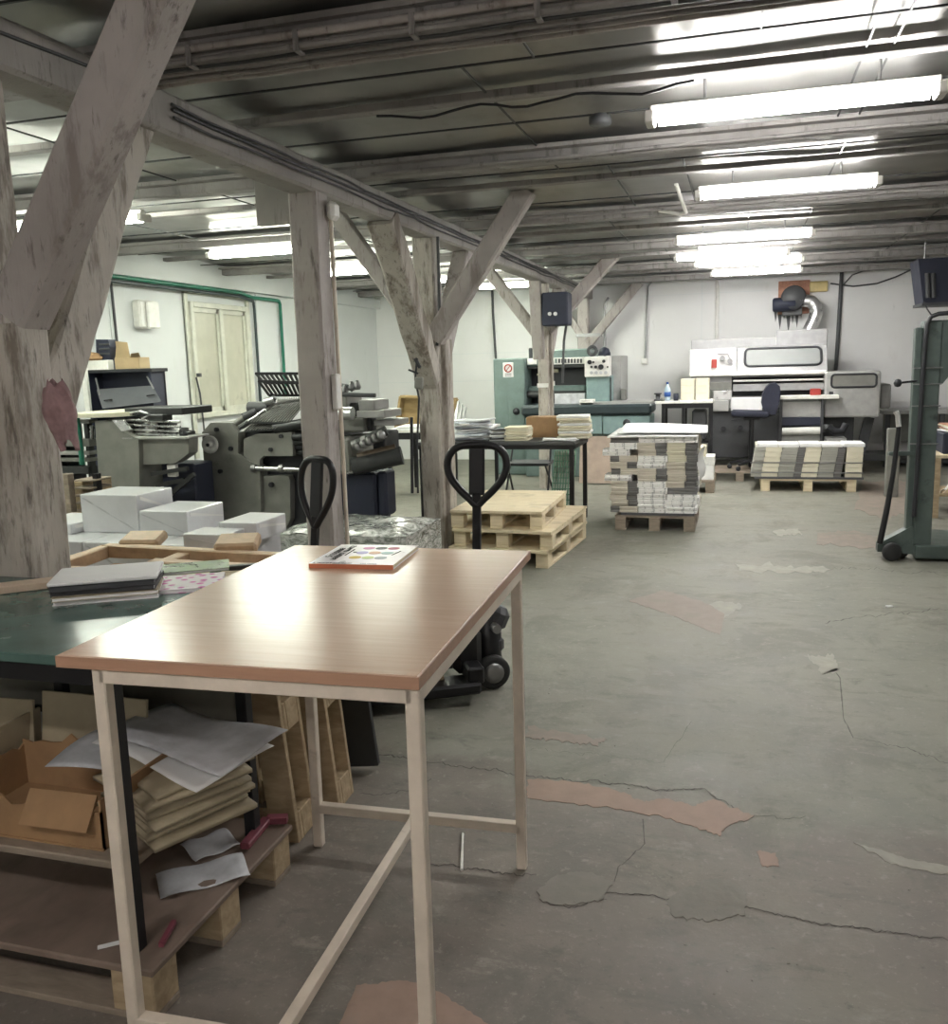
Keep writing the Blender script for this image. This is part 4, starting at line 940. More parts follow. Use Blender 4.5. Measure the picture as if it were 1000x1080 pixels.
a=on(585,466,bz_); pstack('loose grey white sheets in front of the tall cream stack',a.x+.02,by0+.13,bz_,.3,.16,.025,4,['paper_grey','paper'],.2,.8,curl=.008,off=.06)
a=on(622,460,bz_); pstack('white sheets at the right rear corner of the black table',bx1-.1,by0+.6,bz_,.18,.24,.02,3,'paper',.1,.4)
t=thing('cardboard_box','brown cardboard box between the paper stacks on the black table','box',(-1.9,8.68,bz_))
a=PY(555,440,8.58);b_=PY(592,440,8.58)
MB().bx(a.x,b_.x,8.58,8.82,bz_,a.z,bev=.004).build('body',M['cardboard'],t,world=True)
# stool behind
t=thing('folding_chair','black metal folding chair frame behind the black table','chair',(-2.3,9.7,0))
x0,x1=PY(535,500,9.6).x,PY(580,500,9.6).x
MB().bx(x0,x1,9.5,9.9,.44,.47,bev=.005).build('seat',M['black_plastic'],t,world=True)
for x,dx in ((x0+.03,-.03),(x1-.03,.03)):
    MB().tube([(x+dx,9.42,0),(x,9.9,.8)],.012,6).build('leg',M['black_metal'],t,world=True); MB().tube([(x+dx,9.95,0),(x,9.5,.45)],.012,6).build('leg',M['black_metal'],t,world=True)
MB().tube([(x0+.02,9.88,.78),(x1-.02,9.88,.78)],.012,6).build('back_rail',M['black_metal'],t,world=True)
MB().tube([(x0+.01,9.47,.15),(x1-.01,9.47,.15)],.01,6).build('stretcher',M['black_metal'],t,world=True)
# green mesh panel
a=PY(580,464,9.25);b_=PY(600,464,9.25)
t=thing('mesh_panel','pale green grid panel leaning behind the right legs of the black table','panel',(a.x+.1,9.2,0))
mb=MB(); tilt=Vector((.03,.12,.62))
o0=Vector((a.x+.03,9.1,.02)); wv=Vector((b_.x-a.x+.02,.0,0))
for i in range(9): mb.bar(o0+wv*(i/8),o0+wv*(i/8)+tilt,.012,.012)
for i in range(12): mb.bar(o0+tilt*(i/11),o0+tilt*(i/11)+wv,.01,.01)
mb.build('grid',M['mesh_green'],t,world=True)
MB().bar(o0+wv*.5+V(0,.02,0),o0+wv*.5+tilt+V(0,.02,0),abs(wv.x)-.01,.006).build('backing',M['cream_white'],t,world=True)
# white table behind left
t=thing('white_table','white topped table against the back, left of the teal press','table',(-4.0,10.3,0))
wx0,wx1=PY(404,458,9.9).x,PY(505,458,9.9).x
MB().bx(wx0,wx1,9.9,10.9,.78,.81,bev=.004).build('tabletop',M['white_table'],t,world=True)
for x in (wx0+.05,(wx0+wx1)/2,wx1-.05):
    for y in (9.95,10.85): MB().bx(x-.02,x+.02,y-.02,y+.02,0,.78).build('leg',M['black_metal'],t,world=True)
MB().bx(wx0+.02,wx1-.02,9.92,9.95,.7,.78).build('frame',M['black_metal'],t,world=True)
pstack('low pile of white sheets on the white table by the back',-3.45,10.2,.81,.9,.5,.04,4,'paper',.1,.2)
# plywood crate leaning
t=thing('plywood_tray','brown plywood tray standing on edge on the white table','tray',tuple(PY(448,456,10.4)))
t.location.z=.81
q=[(419,452),(424,418),(481,421),(471,452)]
MB().prism([PY(x,y,10.62) for x,y in q],(0,.015,0)).build('back',M['plywood'],t,world=True)
for i in range(4): MB().bar(PY(*q[i],10.56),PY(*q[(i+1)%4],10.56),.03,.14,(0,1,0)).build('rim',M['plywood'],t,world=True)
for k in range(3):
    a=PY(480+k*4,456,10.2);b_=PY(481+k*4,424+3*k,10.3)
    o=MB().bar((a.x,10.2,.853),(b_.x,10.4,b_.z),.025,.02).build('metal_bar',M['dull_steel']); tag(o,'%s grey metal bar leaning upright beside the plywood tray'%['first','second','third'][k],'bar','metal bars beside the plywood tray')
# ================================================================== TEAL PRESS
TY=12.2
X=lambda px,Y=TY,py=420: PY(px,py,Y).x
Zp=lambda py,Y=TY,px=580: PY(px,py,Y).z
t=thing('printing_press','teal printing press with dark opening and cream control panel, at the back wall','printing press',((X(521)+X(690))/2,TY+.5,0))
MB().bx(X(521),X(554),TY,TY+1.3,.0,Zp(378,px=535),bev=.02,seg=2).build('side_cabinet',M['teal'],t,world=True)
dr=pb(t,'cabinet_door','teal',536,412,553,450,TY-.012,.014)
a=PY(544.5,434,TY-.02); MB().lathe([(.0,0),(.05,.0),(.045,.02),(0,.022)],(a.x,TY-.014,a.z),(0,-1,0),16).build('handle',M['black_plastic'],dr,world=True)
pb(t,'warning_sign','sign_white',530.5,382.5,541.5,398,TY-.008,.01)
a=PY(536,388.5,TY-.01); 
mb=MB(); mb.tube([(a.x+.05*math.cos(i*math.pi/10),TY-.011,a.z+.05*math.sin(i*math.pi/10)) for i in range(20)],.009,6,closed=True); mb.bar((a.x-.03,TY-.011,a.z-.035),(a.x+.03,TY-.011,a.z+.035),.012,.008); mb.build('sign_symbol',M['red'],t,world=True)
for yy in (394.5,396.2): pb(t,'sign_text','ink',532.5,yy-.35,539.5,yy+.35,TY-.01,.004,0)
pb(t,'beacon','black_plastic',557.5,367,561,378,TY+.3,.06,.01)
MB().bx(X(554),X(619),TY+.45,TY+1.3,.0,Zp(384),bev=.02).build('body',M['teal_dark'],t,world=True)
pb(t,'hood','teal',583,368,621,379,TY+.15,.9,.02)
pb(t,'hood','teal',556,379.5,584,386,TY+.1,.9,.015)
np_=pb(t,'name_plate','cream_white',584,377,616,384,TY+.1,.06,.004)
a=PY(600,380.5,TY+.1)
for i in range(9):
    pb(np_,'plate_letter','dark_grey' if i else 'teal',585.5+i*3.3,378.4,587.6+i*3.3,382.8,TY+.094,.008,0)
pb(t,'plate','cream_white',556,378,566,384.5,TY+.08,.03)
pb(t,'opening_back','black_plastic',556,385,618,411,TY+.42,.02)
pb(t,'roller_cover','teal',556,407,618,414,TY+.2,.3,.02)
pb(t,'upper_rail','machine_dark',556,384.5,618,388,TY+.15,.2)
MB().cyl(PY(556,416,TY+.15),PY(617,416,TY+.15),.05,14).build('roller',M['machine_dark'],t,world=True)
for (x0,y0,x1,y1,m_) in ((566,394,571,396,'paper_cream'),(582,389,589,393,'paper_cream'),(580,402,585,408,'paper')): pb(t,'paper_tab',m_,x0,y0,x1,y1,TY+.39,.02)
pb(t,'delivery_sheet','paper_grey',585,415,617,426,TY+.05,.2)
pb(t,'column','teal_light',618.5,396,644,470,TY-.02,.5,.012)
pb(t,'column_seam','machine_dark',643.5,398,644.6,428,TY-.03,.02)
cp=pb(t,'control_panel','cream_white',616.5,376,642.5,397.5,TY-.1,.25,.01)
for (x,y,r,m_) in ((622,382,.03,'black_plastic'),(626,382,.014,'machine_dark'),(637,381,.022,'black_plastic'),(628.5,387,.02,'black_plastic'),(634,387,.035,'black_plastic'),(624,387,.016,'machine_dark'),(641,387,.012,'ink'),(624,393,.022,'paper_grey'),(629,393,.022,'paper_grey'),(634,393,.022,'paper_grey'),(639,393,.022,'paper_grey')):
    a=PY(x,y,TY-.1); MB().cyl((a.x,TY-.1,a.z),(a.x,TY-.12,a.z),r,12).build('knob',M[m_],cp,world=True)
pb(t,'side_housing','machine_light',645,375,655,424,TY+.3,.8,.01)
pb(t,'socket_box','machine_grey',654.5,410,660,424,TY+.2,.1,.01)
a=PY(625,370,TY); mb=MB().tube([(a.x+.055*math.cos(i*math.pi/8),TY-.02,a.z+.055*math.sin(i*math.pi/8)) for i in range(16)],.022,8,closed=True); mb.build('gauge_ring',M['dark_grey'],t,world=True)
a=PY(637,375,TY); MB().lathe([(.085,0),(.08,.04),(.06,.09),(.02,.11)],(a.x,TY+.05,a.z),(0,0,1),16).build('lamp_dome',M['navy'],t,world=True)
# feed table of the press
ft=MB(); pbox(ft,549,427,687,438,TY-.35,.7,.03); ft.build('feed_table',M['teal_dark'],t,world=True)
pb(t,'feed_table_top','machine_light',612,424,687,427,TY-.3,.6,.005)
d1=pb(t,'drawer','teal_light',636,438.5,686,458,TY-.3,.6,.01); 
pb(t,'drawer','teal_light',594,438.5,635,458,TY-.3,.6,.01); 
a=PY(661,446,TY-.3); MB().lathe([(.05,0),(.045,.015),(0,.018)],(a.x,TY-.3,a.z),(0,-1,0),14).build('handle',M['black_plastic'],d1,world=True)
MB().bx(X(556),X(640),TY-.15,TY+.4,0,Zp(440),bev=.01).build('base',M['teal'],t,world=True)
o=pbox(MB(),611,421.5,626,428.5,TY-.3,.18,.006).build('card_tray',M['cream_white']); tag(o,'small white tray standing on the feed table of the teal press','tray')
o=pbox(MB(),597,424,611,432,TY-.33,.05).build('mesh_basket',M['mesh_green']); 
bpy.data.objects.remove(o)
# leaning brown board at right of the teal press
o=MB().box(((PY(620,480,11.5).x+PY(648,480,11.5).x)/2,11.35,.31),(.5,.02,.6),(R(-12),0,0)).build('pink_board',M['rust']); o.data.materials[0]=plain('pinkish_board',(.42,.33,.27),.7); tag(o,'pinkish brown board leaning low, between the black table and tall book stack','board')
# ================================================================== DESK
t=thing('desk','slim white topped desk with black legs beside the teal press','desk',(-.75,11.9,0))
DZ=PY(720,423,11.6).z
dx0,dx1=PY(691,424,11.6).x,PY(752,424,11.6).x
MB().bx(dx0,dx1,11.6,12.15,DZ-.03,DZ,bev=.004).build('desktop',M['white_table'],t,world=True)
for x in (dx0+.1,dx0+.35,dx1-.03):
    for y in (11.63,12.1): MB().bx(x-.02,x+.02,y-.02,y+.02,0,DZ-.03).build('leg',M['black_metal'],t,world=True)
MB().bx(dx0+.1,dx1,11.62,11.65,DZ-.09,DZ-.03).build('frame',M['black_metal'],t,world=True)
o=MB().bx(dx0+.45,dx1-.08,11.75,12.05,.52,DZ-.12,bev=.02)
t2=thing('printer','dark office machine under the slim white desk','printer',(dx0+.65,11.9,.5)); o.build('body',M['dark_grey'],t2,world=True)
MB().bx(dx0+.4,dx1-.04,11.7,12.1,.49,.515).build('shelf',M['black_metal'],t,world=True)
for c in range(2):
    for r in range(3):
        x0=PY(718+c*15.5,415,11.75).x; x1=PY(732.5+c*15.5,415,11.75).x; h=.09
        o=MB().bx(x0,x1,11.75,12.0,DZ+r*(h+.001),DZ+r*(h+.001)+h,bev=.003).build('book',M['book_cream']); tag(o,'cream book bundle on the white desk, %s one of its %s pile'%(['bottom','middle','top'][r],['near','far'][c] if False else ['bottle side','machine side'][c]),'book','cream bundles on the white desk')
a=PY(704,422,11.8)
t=thing('water_bottle','clear water bottle with blue cap on the white desk','bottle',(a.x,11.8,DZ))
MB().lathe([(.03,0),(.042,.01),(.042,.12),(.038,.15),(.015,.19),(.014,.21)],(0,0,0),n=14).build('body',M['bottle_water'],t)
MB().lathe([(.017,.21),(.017,.235)],(0,0,0),n=12).build('cap',M['blue_plastic'],t)
MB().lathe([(.0435,.05),(.0435,.11)],(0,0,0),n=14).build('bottle_label',M['blue_plastic'],t)
a=PY(713,422,11.75); o=MB().lathe([(.03,0),(.034,.09)],(a.x,11.75,DZ),n=12).build('cup',M['navy']); tag(o,'small dark blue cup on the white desk, beside the cream bundles','cup')
a=PY(694,422,11.75); o=MB().lathe([(.05,0),(.05,.02),(.03,.025),(.03,.08),(.05,.085),(.05,.1)],(a.x,11.75,DZ),n=14).build('tape_dispenser',M['dark_grey']); tag(o,'dark tape dispenser at the left end of the white desk','dispenser')
a=PY(699,422,11.65); o=MB().lathe([(.025,0),(.025,.05)],(a.x,11.66,DZ),n=12).build('jar',M['machine_grey']); tag(o,'small grey jar beside the water bottle on the white desk','jar')
# ================================================================== BINDING MACHINE
BY=12.5
XB=lambda px,Y=BY,py=420: PY(px,py,Y).x
ZB=lambda py,Y=BY,px=800: PY(px,py,Y).z
t=thing('binding_machine','large off white binding machine with a windowed hood along the back wall','binding machine',(XB(825),BY+.6,0))
pb(t,'rear_panel','binder_white',729,357,820,370,BY+.75,.2,.01)
pb(t,'rear_panel','binder_white',819,347.5,873,368,BY+.7,.25,.01)
hood=MB().prism([(XB(777),BY+.02,ZB(393)),(XB(777),BY+.3,ZB(366)),(XB(777),BY+1.0,ZB(363)),(XB(777),BY+1.0,ZB(396))],(XB(872)-XB(777),0,0)).build('hood',M['binder_white'],t,world=True)
def rrect(x0,z0,x1,z1,r,y,dy,n=5):
    pts=[]
    for cx,cz,a0 in ((x1-r,z1-r,0),(x0+r,z1-r,90),(x0+r,z0+r,180),(x1-r,z0+r,270)):
        for i in range(n+1):
            a=R(a0+90*i/n); pts.append(Vector((cx+r*math.cos(a),0,cz+r*math.sin(a))))
    def yy(z): return y+(z-z0)/(z1-z0)*dy
    return [Vector((p.x,yy(p.z),p.z)) for p in pts]
wz0,wz1=ZB(386),ZB(367.5)
def hy(z): return BY+.02+(z-ZB(393))/(ZB(366)-ZB(393))*.28
ring=rrect(XB(785),wz0,XB(866),wz1,.06,hy(wz0)-.012,hy(wz1)-hy(wz0))
MB().tube(ring,.016,6,closed=True).build('window_seal',M['black_plastic'],hood,world=True)
M['hood_glass']=plain('hood_glass',(.27,.28,.275),.12,0,.05,3)
MB().prism([p+V(0,.004,0) for p in ring],(0,.006,0)).build('hood_window',M['hood_glass'],hood,world=True)
pb(t,'left_cabinet','sign_white',727,368,777,397,BY+.05,.9,.012)
pb(t,'gauge','red',750.5,379,756,388,BY,.06,.006)
for (x,y) in ((762,378),(770,381)): 
    a=PY(x,y,BY); MB().cyl((a.x,BY+.06,a.z),(a.x,BY-.01,a.z),.035,12).build('gauge_dial',M['dull_steel'],t,world=True)
MB().tube([PY(757,373,BY+.02),PY(768,373,BY+.02),PY(771,380,BY+.02)],.012,6).build('pipe',M['dull_steel'],t,world=True)
pb(t,'front_rail','cream_white',727,392,872,396,BY-.02,.3,.01)
pb(t,'slot_back','black_plastic',772,395,871,421,BY+.25,.02)
for y0,y1,m_ in ((396.3,397.2,'dull_steel'),(400,402,'cream_white'),(404.5,412,'binder_white'),(417.5,419.5,'dull_steel')):
    pb(t,'carriage_bar',m_,773,y0,870,y1,BY+.05,.18,.008)
pb(t,'left_body','binder_white',729,396,772,412,BY+.1,.8,.01)
pb(t,'left_body','machine_grey',748,403,772,412,BY+.05,.1,.01)
pb(t,'clamp_block','aluminium',752,412,772,422,BY+.02,.3,.008)
pb(t,'clamp_block','machine_light',752,422,769,434,BY,.3,.01)
pb(t,'lower_body','dark_grey',750,434,826,483,BY+.1,.9,.015)
for (x,y) in ((763,452),(781,451)):
    a=PY(x,y,BY+.1); MB().cyl((a.x,BY+.1,a.z),(a.x,BY+.06,a.z),.035,12).build('knob',M['black_plastic'],t,world=True)
MB().bx(XB(826),XB(905),BY+.3,BY+1.0,0,ZB(440),bev=.01).build('base',M['dark_grey'],t,world=True)
rc=MB().bx(XB(869),XB(928),BY-.05,BY+.9,ZB(440,px=900),ZB(391.5,px=900),bev=.03,seg=2).build('end_cover',M['binder_grey'] if 'binder_grey' in M else M['machine_light'],t,world=True)
ring=rrect(XB(876),ZB(408,px=900),XB(923),ZB(394.5,px=900),.04,BY-.055,0)
MB().tube(ring,.014,6,closed=True).build('window_seal',M['black_plastic'],rc,world=True)
MB().prism([p+V(0,.002,0) for p in ring],(0,.006,0)).build('cover_window',M['machine_grey'],rc,world=True)
pb(t,'switch','black_plastic',874.5,413,879,418,BY-.07,.03,.005)
pb(t,'end_box','machine_light',928,405,940,431,BY+.3,.6,.02)
MB().bar(PY(917,440,BY+.3),PY(906,483,BY+.3),.12,.06,(0,1,0)).build('leg',M['dark_grey'],t,world=True)
pb(t,'foot_rail','machine_dark',905,479,940,486,BY+.1,.5)
# delivery stand in front
t=thing('delivery_stand','white topped stand with rollers, in front of the binding machine','stand',(XB(853,12.1),12.2,0))
Y2=12.26
pb(t,'top','white_table',822,417,885,421,Y2,.2,.005)
for x in (823.5,867): pb(t,'leg','dark_grey',x-1.5,421,x+1.5,474,Y2+.05,.06,.004)
pb(t,'panel','machine_light',825,423,866,440,Y2+.12,.03)
pb(t,'panel','navy',825,440,866,449,Y2+.12,.03)
MB().cyl(PY(825,455,Y2+.05),PY(865,454,Y2+.05),.05,14).build('roller',M['cream_white'],t,world=True)
pb(t,'roller_tray','machine_light',824,458,866,473,Y2+.1,.1)
MB().bx(PY(823,470,Y2).x,PY(868,470,Y2).x,Y2+.04,Y2+.3,0,.1,bev=.004).build('base',M['machine_dark'],t,world=True)
o=pbox(MB(),855,410,866,417.5,Y2+.05,.12,.006).build('red_tin',M['red']); tag(o,'small red box on the white topped stand','box')
o=pbox(MB(),868,449,876,458,Y2+.1,.12,.02).build('air_pump',M['dark_grey']); 
bpy.data.objects.remove(o)
t=thing('dust_collector','grey box with black fittings beside the roller stand','machine',(XB(883,12.2),12.3,0))
MB().bx(PY(871,470,12.2).x,PY(893,470,12.2).x,12.2,12.5,0,PY(880,462,12.2).z,bev=.01).build('body',M['machine_light'],t,world=True)
MB().tube([PY(873,450,12.2),PY(880,455,12.2),PY(888,455,12.2),PY(892,448,12.25)],.045,8).build('pipe',M['black_plastic'],t,world=True)
MB().lathe([(.06,0),(.06,.1)],PY(873,456,12.25),(0,0,1),12).build('cap',M['machine_dark'],t,world=True)
# white sheets on low table by the clamp
o=pbox(MB(),771,419.5,804,433,12.45,.3,.004).build('sheet_pile',M['paper']); tag(o,'white paper sheets at the binding machine, behind the office chair','paper')
# wooden platform and chair
t=pallet('long grey wooden platform under the office chair',(XB(782,12.0),12.1,0),0,.78,.72,'pallet_grey',h=.12)
cx,cy=PY(792,480,12.0).x,12.0
t=thing('office_chair','navy fabric office chair on castors beside the binding machine','chair',(cx,cy,.12))
st=PY(790,436,12.0).z
MB().box((cx-.02,cy,st),(.46,.46,.07),(0,R(2),0),bev=.03,seg=3).build('seat',M['office_fabric'],t,world=True)
bk=MB(); 
pts=[PY(x,y,12.0) for x,y in ((806,434),(803,425),(804,416),(808,408),(812,404.5),(818,403.5),(822,407),(823,415),(821,426),(817,437))]
bk.prism([p-V(0,.19,0) for p in pts],(0,.38,0)); bk.build('backrest',M['office_fabric'],t,world=True)
MB().tube([(cx+.15,cy,st-.05),(cx+.3,cy,st),(cx+.3,cy,st+.15)],.02,8).build('back_bracket',M['black_plastic'],t,world=True)
MB().cyl((cx,cy,.2),(cx,cy,st-.02),.03,12).build('gas_column',M['black_metal'],t,world=True)
for i in range(5):
    a=R(72*i+20); e=(cx+.27*math.cos(a),cy+.25*math.sin(a))
    l=MB().bar((cx,cy,.24),(e[0],e[1],.2),.04,.03,bev=.008).build('base_arm',M['black_plastic'],t,world=True)
    MB().lathe([(0,-.02),(.026,-.02),(.03,-.01),(.03,.01),(.026,.02),(0,.02)],(e[0],e[1],.152),(math.sin(a),-math.cos(a),0),12).build('castor',M['black_plastic'],l,world=True)
MB().box((cx,cy,st-.06),(.2,.2,.04),bev=.01).build('mechanism',M['black_plastic'],t,world=True)
MB().bar((cx-.1,cy-.2,st-.05),(cx-.25,cy-.24,st-.07),.02,.012).build('lever',M['black_plastic'],t,world=True)
# ================================================================== BACK WALL FITTINGS, RIGHT
o=MB().bx(*[v for v in (PY(821,313,YB-.05).x,PY(854,313,YB-.05).x)],YB-.06,YB-.001,PY(838,331,YB-.05).z,PY(838,296,YB-.05).z,bev=.004).build('wall_board',M['rust']); tag(o,'reddish brown board on the back wall behind the fan motor','board')
o=MB().bx(PY(854,303,YB-.05).x,PY(873,303,YB-.05).x,YB-.1,YB-.001,PY(864,308,YB).z,PY(864,297,YB).z,bev=.01).build('wall_cabinet',M['yellow_box']); tag(o,'small yellow box on the back wall beside the reddish board','box')
Yf=YB-.35
t=thing('extractor_fan','black fan motor on the back wall with a bent silver duct','fan',tuple(PY(832,322,Yf)))
a=PY(815,322,Yf);b_=PY(838,320,Yf)
MB().lathe([(.08,0),(.1,.02),(.1,.3),(.07,.33)],(a.x,Yf,a.z),(1,0,.03),18).build('motor',M['navy'],t,world=True)
mo=MB().lathe([(.0,-.09),(.15,-.09),(.17,-.06),(.17,.06),(.15,.09),(0,.09)],PY(837,314,Yf),(0,1,0),22).build('fan_housing',M['dark_grey'],t,world=True)
MB().bx(PY(825,322,YB).x,PY(845,322,YB).x,Yf+.05,YB,PY(835,333,YB).z,PY(835,325,YB).z).build('bracket',M['machine_dark'],t,world=True)
dp=[(843,317),(850,317),(856,318),(860,323),(861,330),(859,337),(856,343),(853,349)]
cp_=[PY(x,y,Yf) for x,y in dp]
fine=[]
for i in range(len(cp_)-1):
    for k in range(6): fine.append(cp_[i].lerp(cp_[i+1],k/6))
fine.append(cp_[-1])
MB().tube(fine,[.085+.006*(i%2) for i in range(len(fine))],14).build('duct',M['aluminium'],t,world=True)
for k in range(7):
    x=818+k*4.5; L=[12,20,9,24,14,18,8][k]; w_=[1.6,2.4,1.2,2.6,1.5,2,1][k]
    q=[PY(x-w_,328,YB-.002),PY(x+w_,328,YB-.002),PY(x+w_*.6,328+L*.6,YB-.002),PY(x,328+L,YB-.002),PY(x-w_*.5,328+L*.55,YB-.002)]
    MB().prism(q,(0,.0015,0)).build('stain',M['dark_grey'],bpy.data.objects['wall_back'],world=True)
# hanging black box, top right
a=PY(968,283,11);b_=PY(1012,318,11)
t=thing('hanging_box','black box hanging below the ceiling above the green lifter','box',((a.x+b_.x)/2,11.2,b_.z))
MB().prism([(PY(974,318,11).x,11,b_.z),(a.x,11,a.z+.1),(b_.x+.1,11,a.z+.1),(b_.x+.1,11,b_.z)],(0,.5,0)).build('body',M['navy'],t,world=True)
MB().bx(PY(972,318,11).x,b_.x+.15,10.96,11.5,b_.z-.03,b_.z).build('bottom_rim',M['dark_grey'],t,world=True)
for x in (978,984): MB().cyl(PY(x,288,10.99),PY(x+1,314,10.99),.025,8).build('rib',M['dark_grey'],t,world=True)
MB().tube([(a.x+.1,11.2,a.z+.05),(a.x+.1,11.2,ZC)],.01,6).build('hanger',M['dull_steel'],t,world=True)
tag(MB().tube([PY(975,318,11),PY(978,326,11),PY(983,333,11)],.008,6).build('hanging_cable',M['dark_grey']),'thin dark cable under the black hanging box','cable')
# ================================================================== GREEN LIFTER
LYY=7.25
t=thing('hydraulic_lifter','dark green hydraulic stacker with tall mast, lever and hose, at the right edge','lifter',(1.55,7.3,0))
xl=lambda px,py,Y=LYY: PY(px,py,Y).x
zl=lambda py,px=980,Y=LYY: PY(px,py,Y).z
mx0,mx1=xl(966,520),xl(985,520)
MB().bx(mx0,mx1,LYY,LYY+.16,.12,zl(338),bev=.008).build('mast',M['lift_green'],t,world=True)
MB().bx(mx0-.05,mx0-.004,LYY+.03,LYY+.13,.2,zl(345),bev=.006).build('mast_channel',M['lift_green'],t,world=True)
MB().prism([(mx1,LYY+.01,zl(338)),(mx1+.7,LYY+.01,zl(338)),(mx1+.7,LYY+.01,zl(362)),(mx1+.18,LYY+.01,zl(372)),(mx1+.02,LYY+.01,zl(405)),(mx1,LYY+.01,zl(405))],(0,.14,0)).build('head',M['lift_green'],t,world=True)
MB().bx(mx0+.01,mx1+.9,LYY-.02,LYY+.2,.02,.125,bev=.01).build('base_beam',M['lift_green'],t,world=True)
MB().bx(mx0+.06,mx1+.85,LYY+.2,LYY+.75,.06,.11,bev=.01).build('platform',M['lift_green'],t,world=True)
MB().prism([(xl(926,580),LYY+.02,zl(584)),(xl(926,580),LYY+.02,zl(576)),(xl(962,560),LYY+.02,zl(556)),(mx0+.05,LYY+.02,zl(556)),(mx0+.05,LYY+.02,zl(586))],(0,.1,0)).build('wheel_bracket',M['lift_green'],t,world=True)
for px,yo in ((940,-.03),(952,.1)):
    r=.07; MB().lathe([(0,-.025),(r*.8,-.025),(r,-.015),(r,.015),(r*.8,.025),(0,.025)],(xl(px,584),LYY+yo,r),(.35,-1,0),18).build('wheel',M['rubber'],t,world=True)
hp=[(928,573),(935,540),(942,500),(946,470),(948,450),(947,438),(945,434)]
MB().tube([PY(x,y,LYY-.05) for x,y in hp],[.022,.022,.018,.018,.016,.016,.016],8).build('pull_handle',M['black_metal'],t,world=True)
MB().tube([PY(x,y,LYY-.05) for x,y in hp[-3:]],.019,8).build('handle_grip',M['aluminium'],t,world=True)
MB().tube([PY(947,404,LYY),PY(974,401,LYY+.05)],.009,6).build('lever',M['black_metal'],t,world=True)
MB().lathe([(.0,-.03),(.02,-.024),(.03,0),(.02,.024),(0,.03)],PY(947,404,LYY),(0,0,1),14).build('lever_knob',M['black_plastic'],t,world=True)
MB().bar(PY(937,478.5,LYY+.02),PY(967,478,LYY+.05),.05,.03,bev=.006).build('pedal_arm',M['lift_green'],t,world=True)
MB().tube([PY(x,y,LYY-.03) for x,y in ((1003,330),(990,331),(982,334),(978,342),(976,360),(973,400),(970,450),(967,500),(964,545))],.016,8).build('hose',M['black_plastic'],t,world=True)
for y in (388,405,428,468): MB().tube([(mx0-.06,LYY-.012,zl(y)),(mx1+.01,LYY-.012,zl(y))],.006,6).build('hose_clip',M['dull_steel'],t,world=True)
# grey bench at the wall, far right
t=thing('wall_bench','grey bench along the back wall right of the binding machine','bench',(2.4,13.6,0))
bz2=PY(960,433,13.3).z; x0=PY(931,433,13.3).x
MB().bx(x0,3.5,13.3,14.0,bz2-.05,bz2,bev=.005).build('top',M['machine_light'],t,world=True)
for x in (x0+.08,x0+.75,3.4): MB().bx(x-.03,x+.03,13.34,13.4,0,bz2-.05).build('leg',M['dark_grey'],t,world=True)
MB().bx(x0+.1,3.4,13.9,13.93,.3,bz2-.06).build('back_panel',M['machine_grey'],t,world=True)
MB().bx(x0+.05,3.4,13.34,13.9,.06,.1).build('foot_shelf',M['machine_dark'],t,world=True)
# wooden stand with papers at the right edge
rx0=PY(984,480,9.2).x
t=thing('wooden_stand','pale wooden stand with papers behind the green lifter','stand',(rx0+.4,9.5,0))
zt=PY(990,480,9.2).z
MB().bx(rx0,rx0+.9,9.2,9.9,zt-.03,zt,bev=.003).build('top',M['pallet_new'],t,world=True)
for x in (rx0+.04,rx0+.86):
    for y in (9.24,9.86): MB().bx(x-.035,x+.035,y-.035,y+.035,0,zt-.03).build('leg',M['pallet_old'],t,world=True)
MB().bx(rx0+.05,rx0+.85,9.25,9.85,.2,.22).build('shelf',M['pallet_old'],t,world=True)
t=thing('black_crate','dark crate with white label on the wooden stand','crate',(rx0+.5,9.6,zt))
MB().bx(rx0+.1,rx0+.85,9.3,9.8,zt,PY(990,457,9.3).z,bev=.01).build('body',M['navy'],t,world=True)
zc=PY(990,457,9.3).z
pstack('loose papers on top of the dark crate behind the lifter',rx0+.45,9.55,zc,.6,.4,.07,6,['paper','paper_cream','rust'],.1,.3,off=.04)
o=MB().grid(lambda u,v:(rx0+.12+.3*u+.02*math.sin(v*6),9.24+.1*v,.24+.14*math.sin(u*3.1)*(.6+.4*v)+.03*math.sin(u*9+v*4)),8,6,.004).build('white_rag',M['paper']); tag(o,'crumpled white rag on the low shelf of the wooden stand','rag')
# grey post stub between the bench and lifter
o=MB().bx(PY(936,470,10.5).x,PY(950,470,10.5).x,10.5,10.6,0,PY(940,452,10.5).z,bev=.01).build('metal_stand',M['machine_grey']); tag(o,'small grey metal stand behind the lifter handle','stand')
# ================================================================== LEFT MACHINES
FY=5.6
fx=lambda px,py=470,Y=FY: PY(px,py,Y).x
fz=lambda py,px=140,Y=FY: PY(px,py,Y).z
t=thing('folding_machine','grey folding machine with cream rounded plate, left behind the white packages','folding machine',(fx(140),FY+.4,0))
face(MB(),[(100,444),(119,444),(128,455),(146,463),(148,545),(107,545)],FY,.55).build('side_plate',M['machine_grey'],t,world=True)
MB().bx(fx(108),fx(147),FY+.02,FY+.5,0,.7,bev=.01).build('base',M['machine_grey'],t,world=True)
face(MB(),[(147,463),(199,462),(199,478),(194,482),(184,489),(150,490)],FY+.05,.12).build('infeed_trough',M['machine_grey'],t,world=True)
MB().bx(fx(128,460),fx(196,460),FY,FY+.3,fz(463.5),fz(461),bev=.003).build('bed',M['machine_light'],t,world=True)
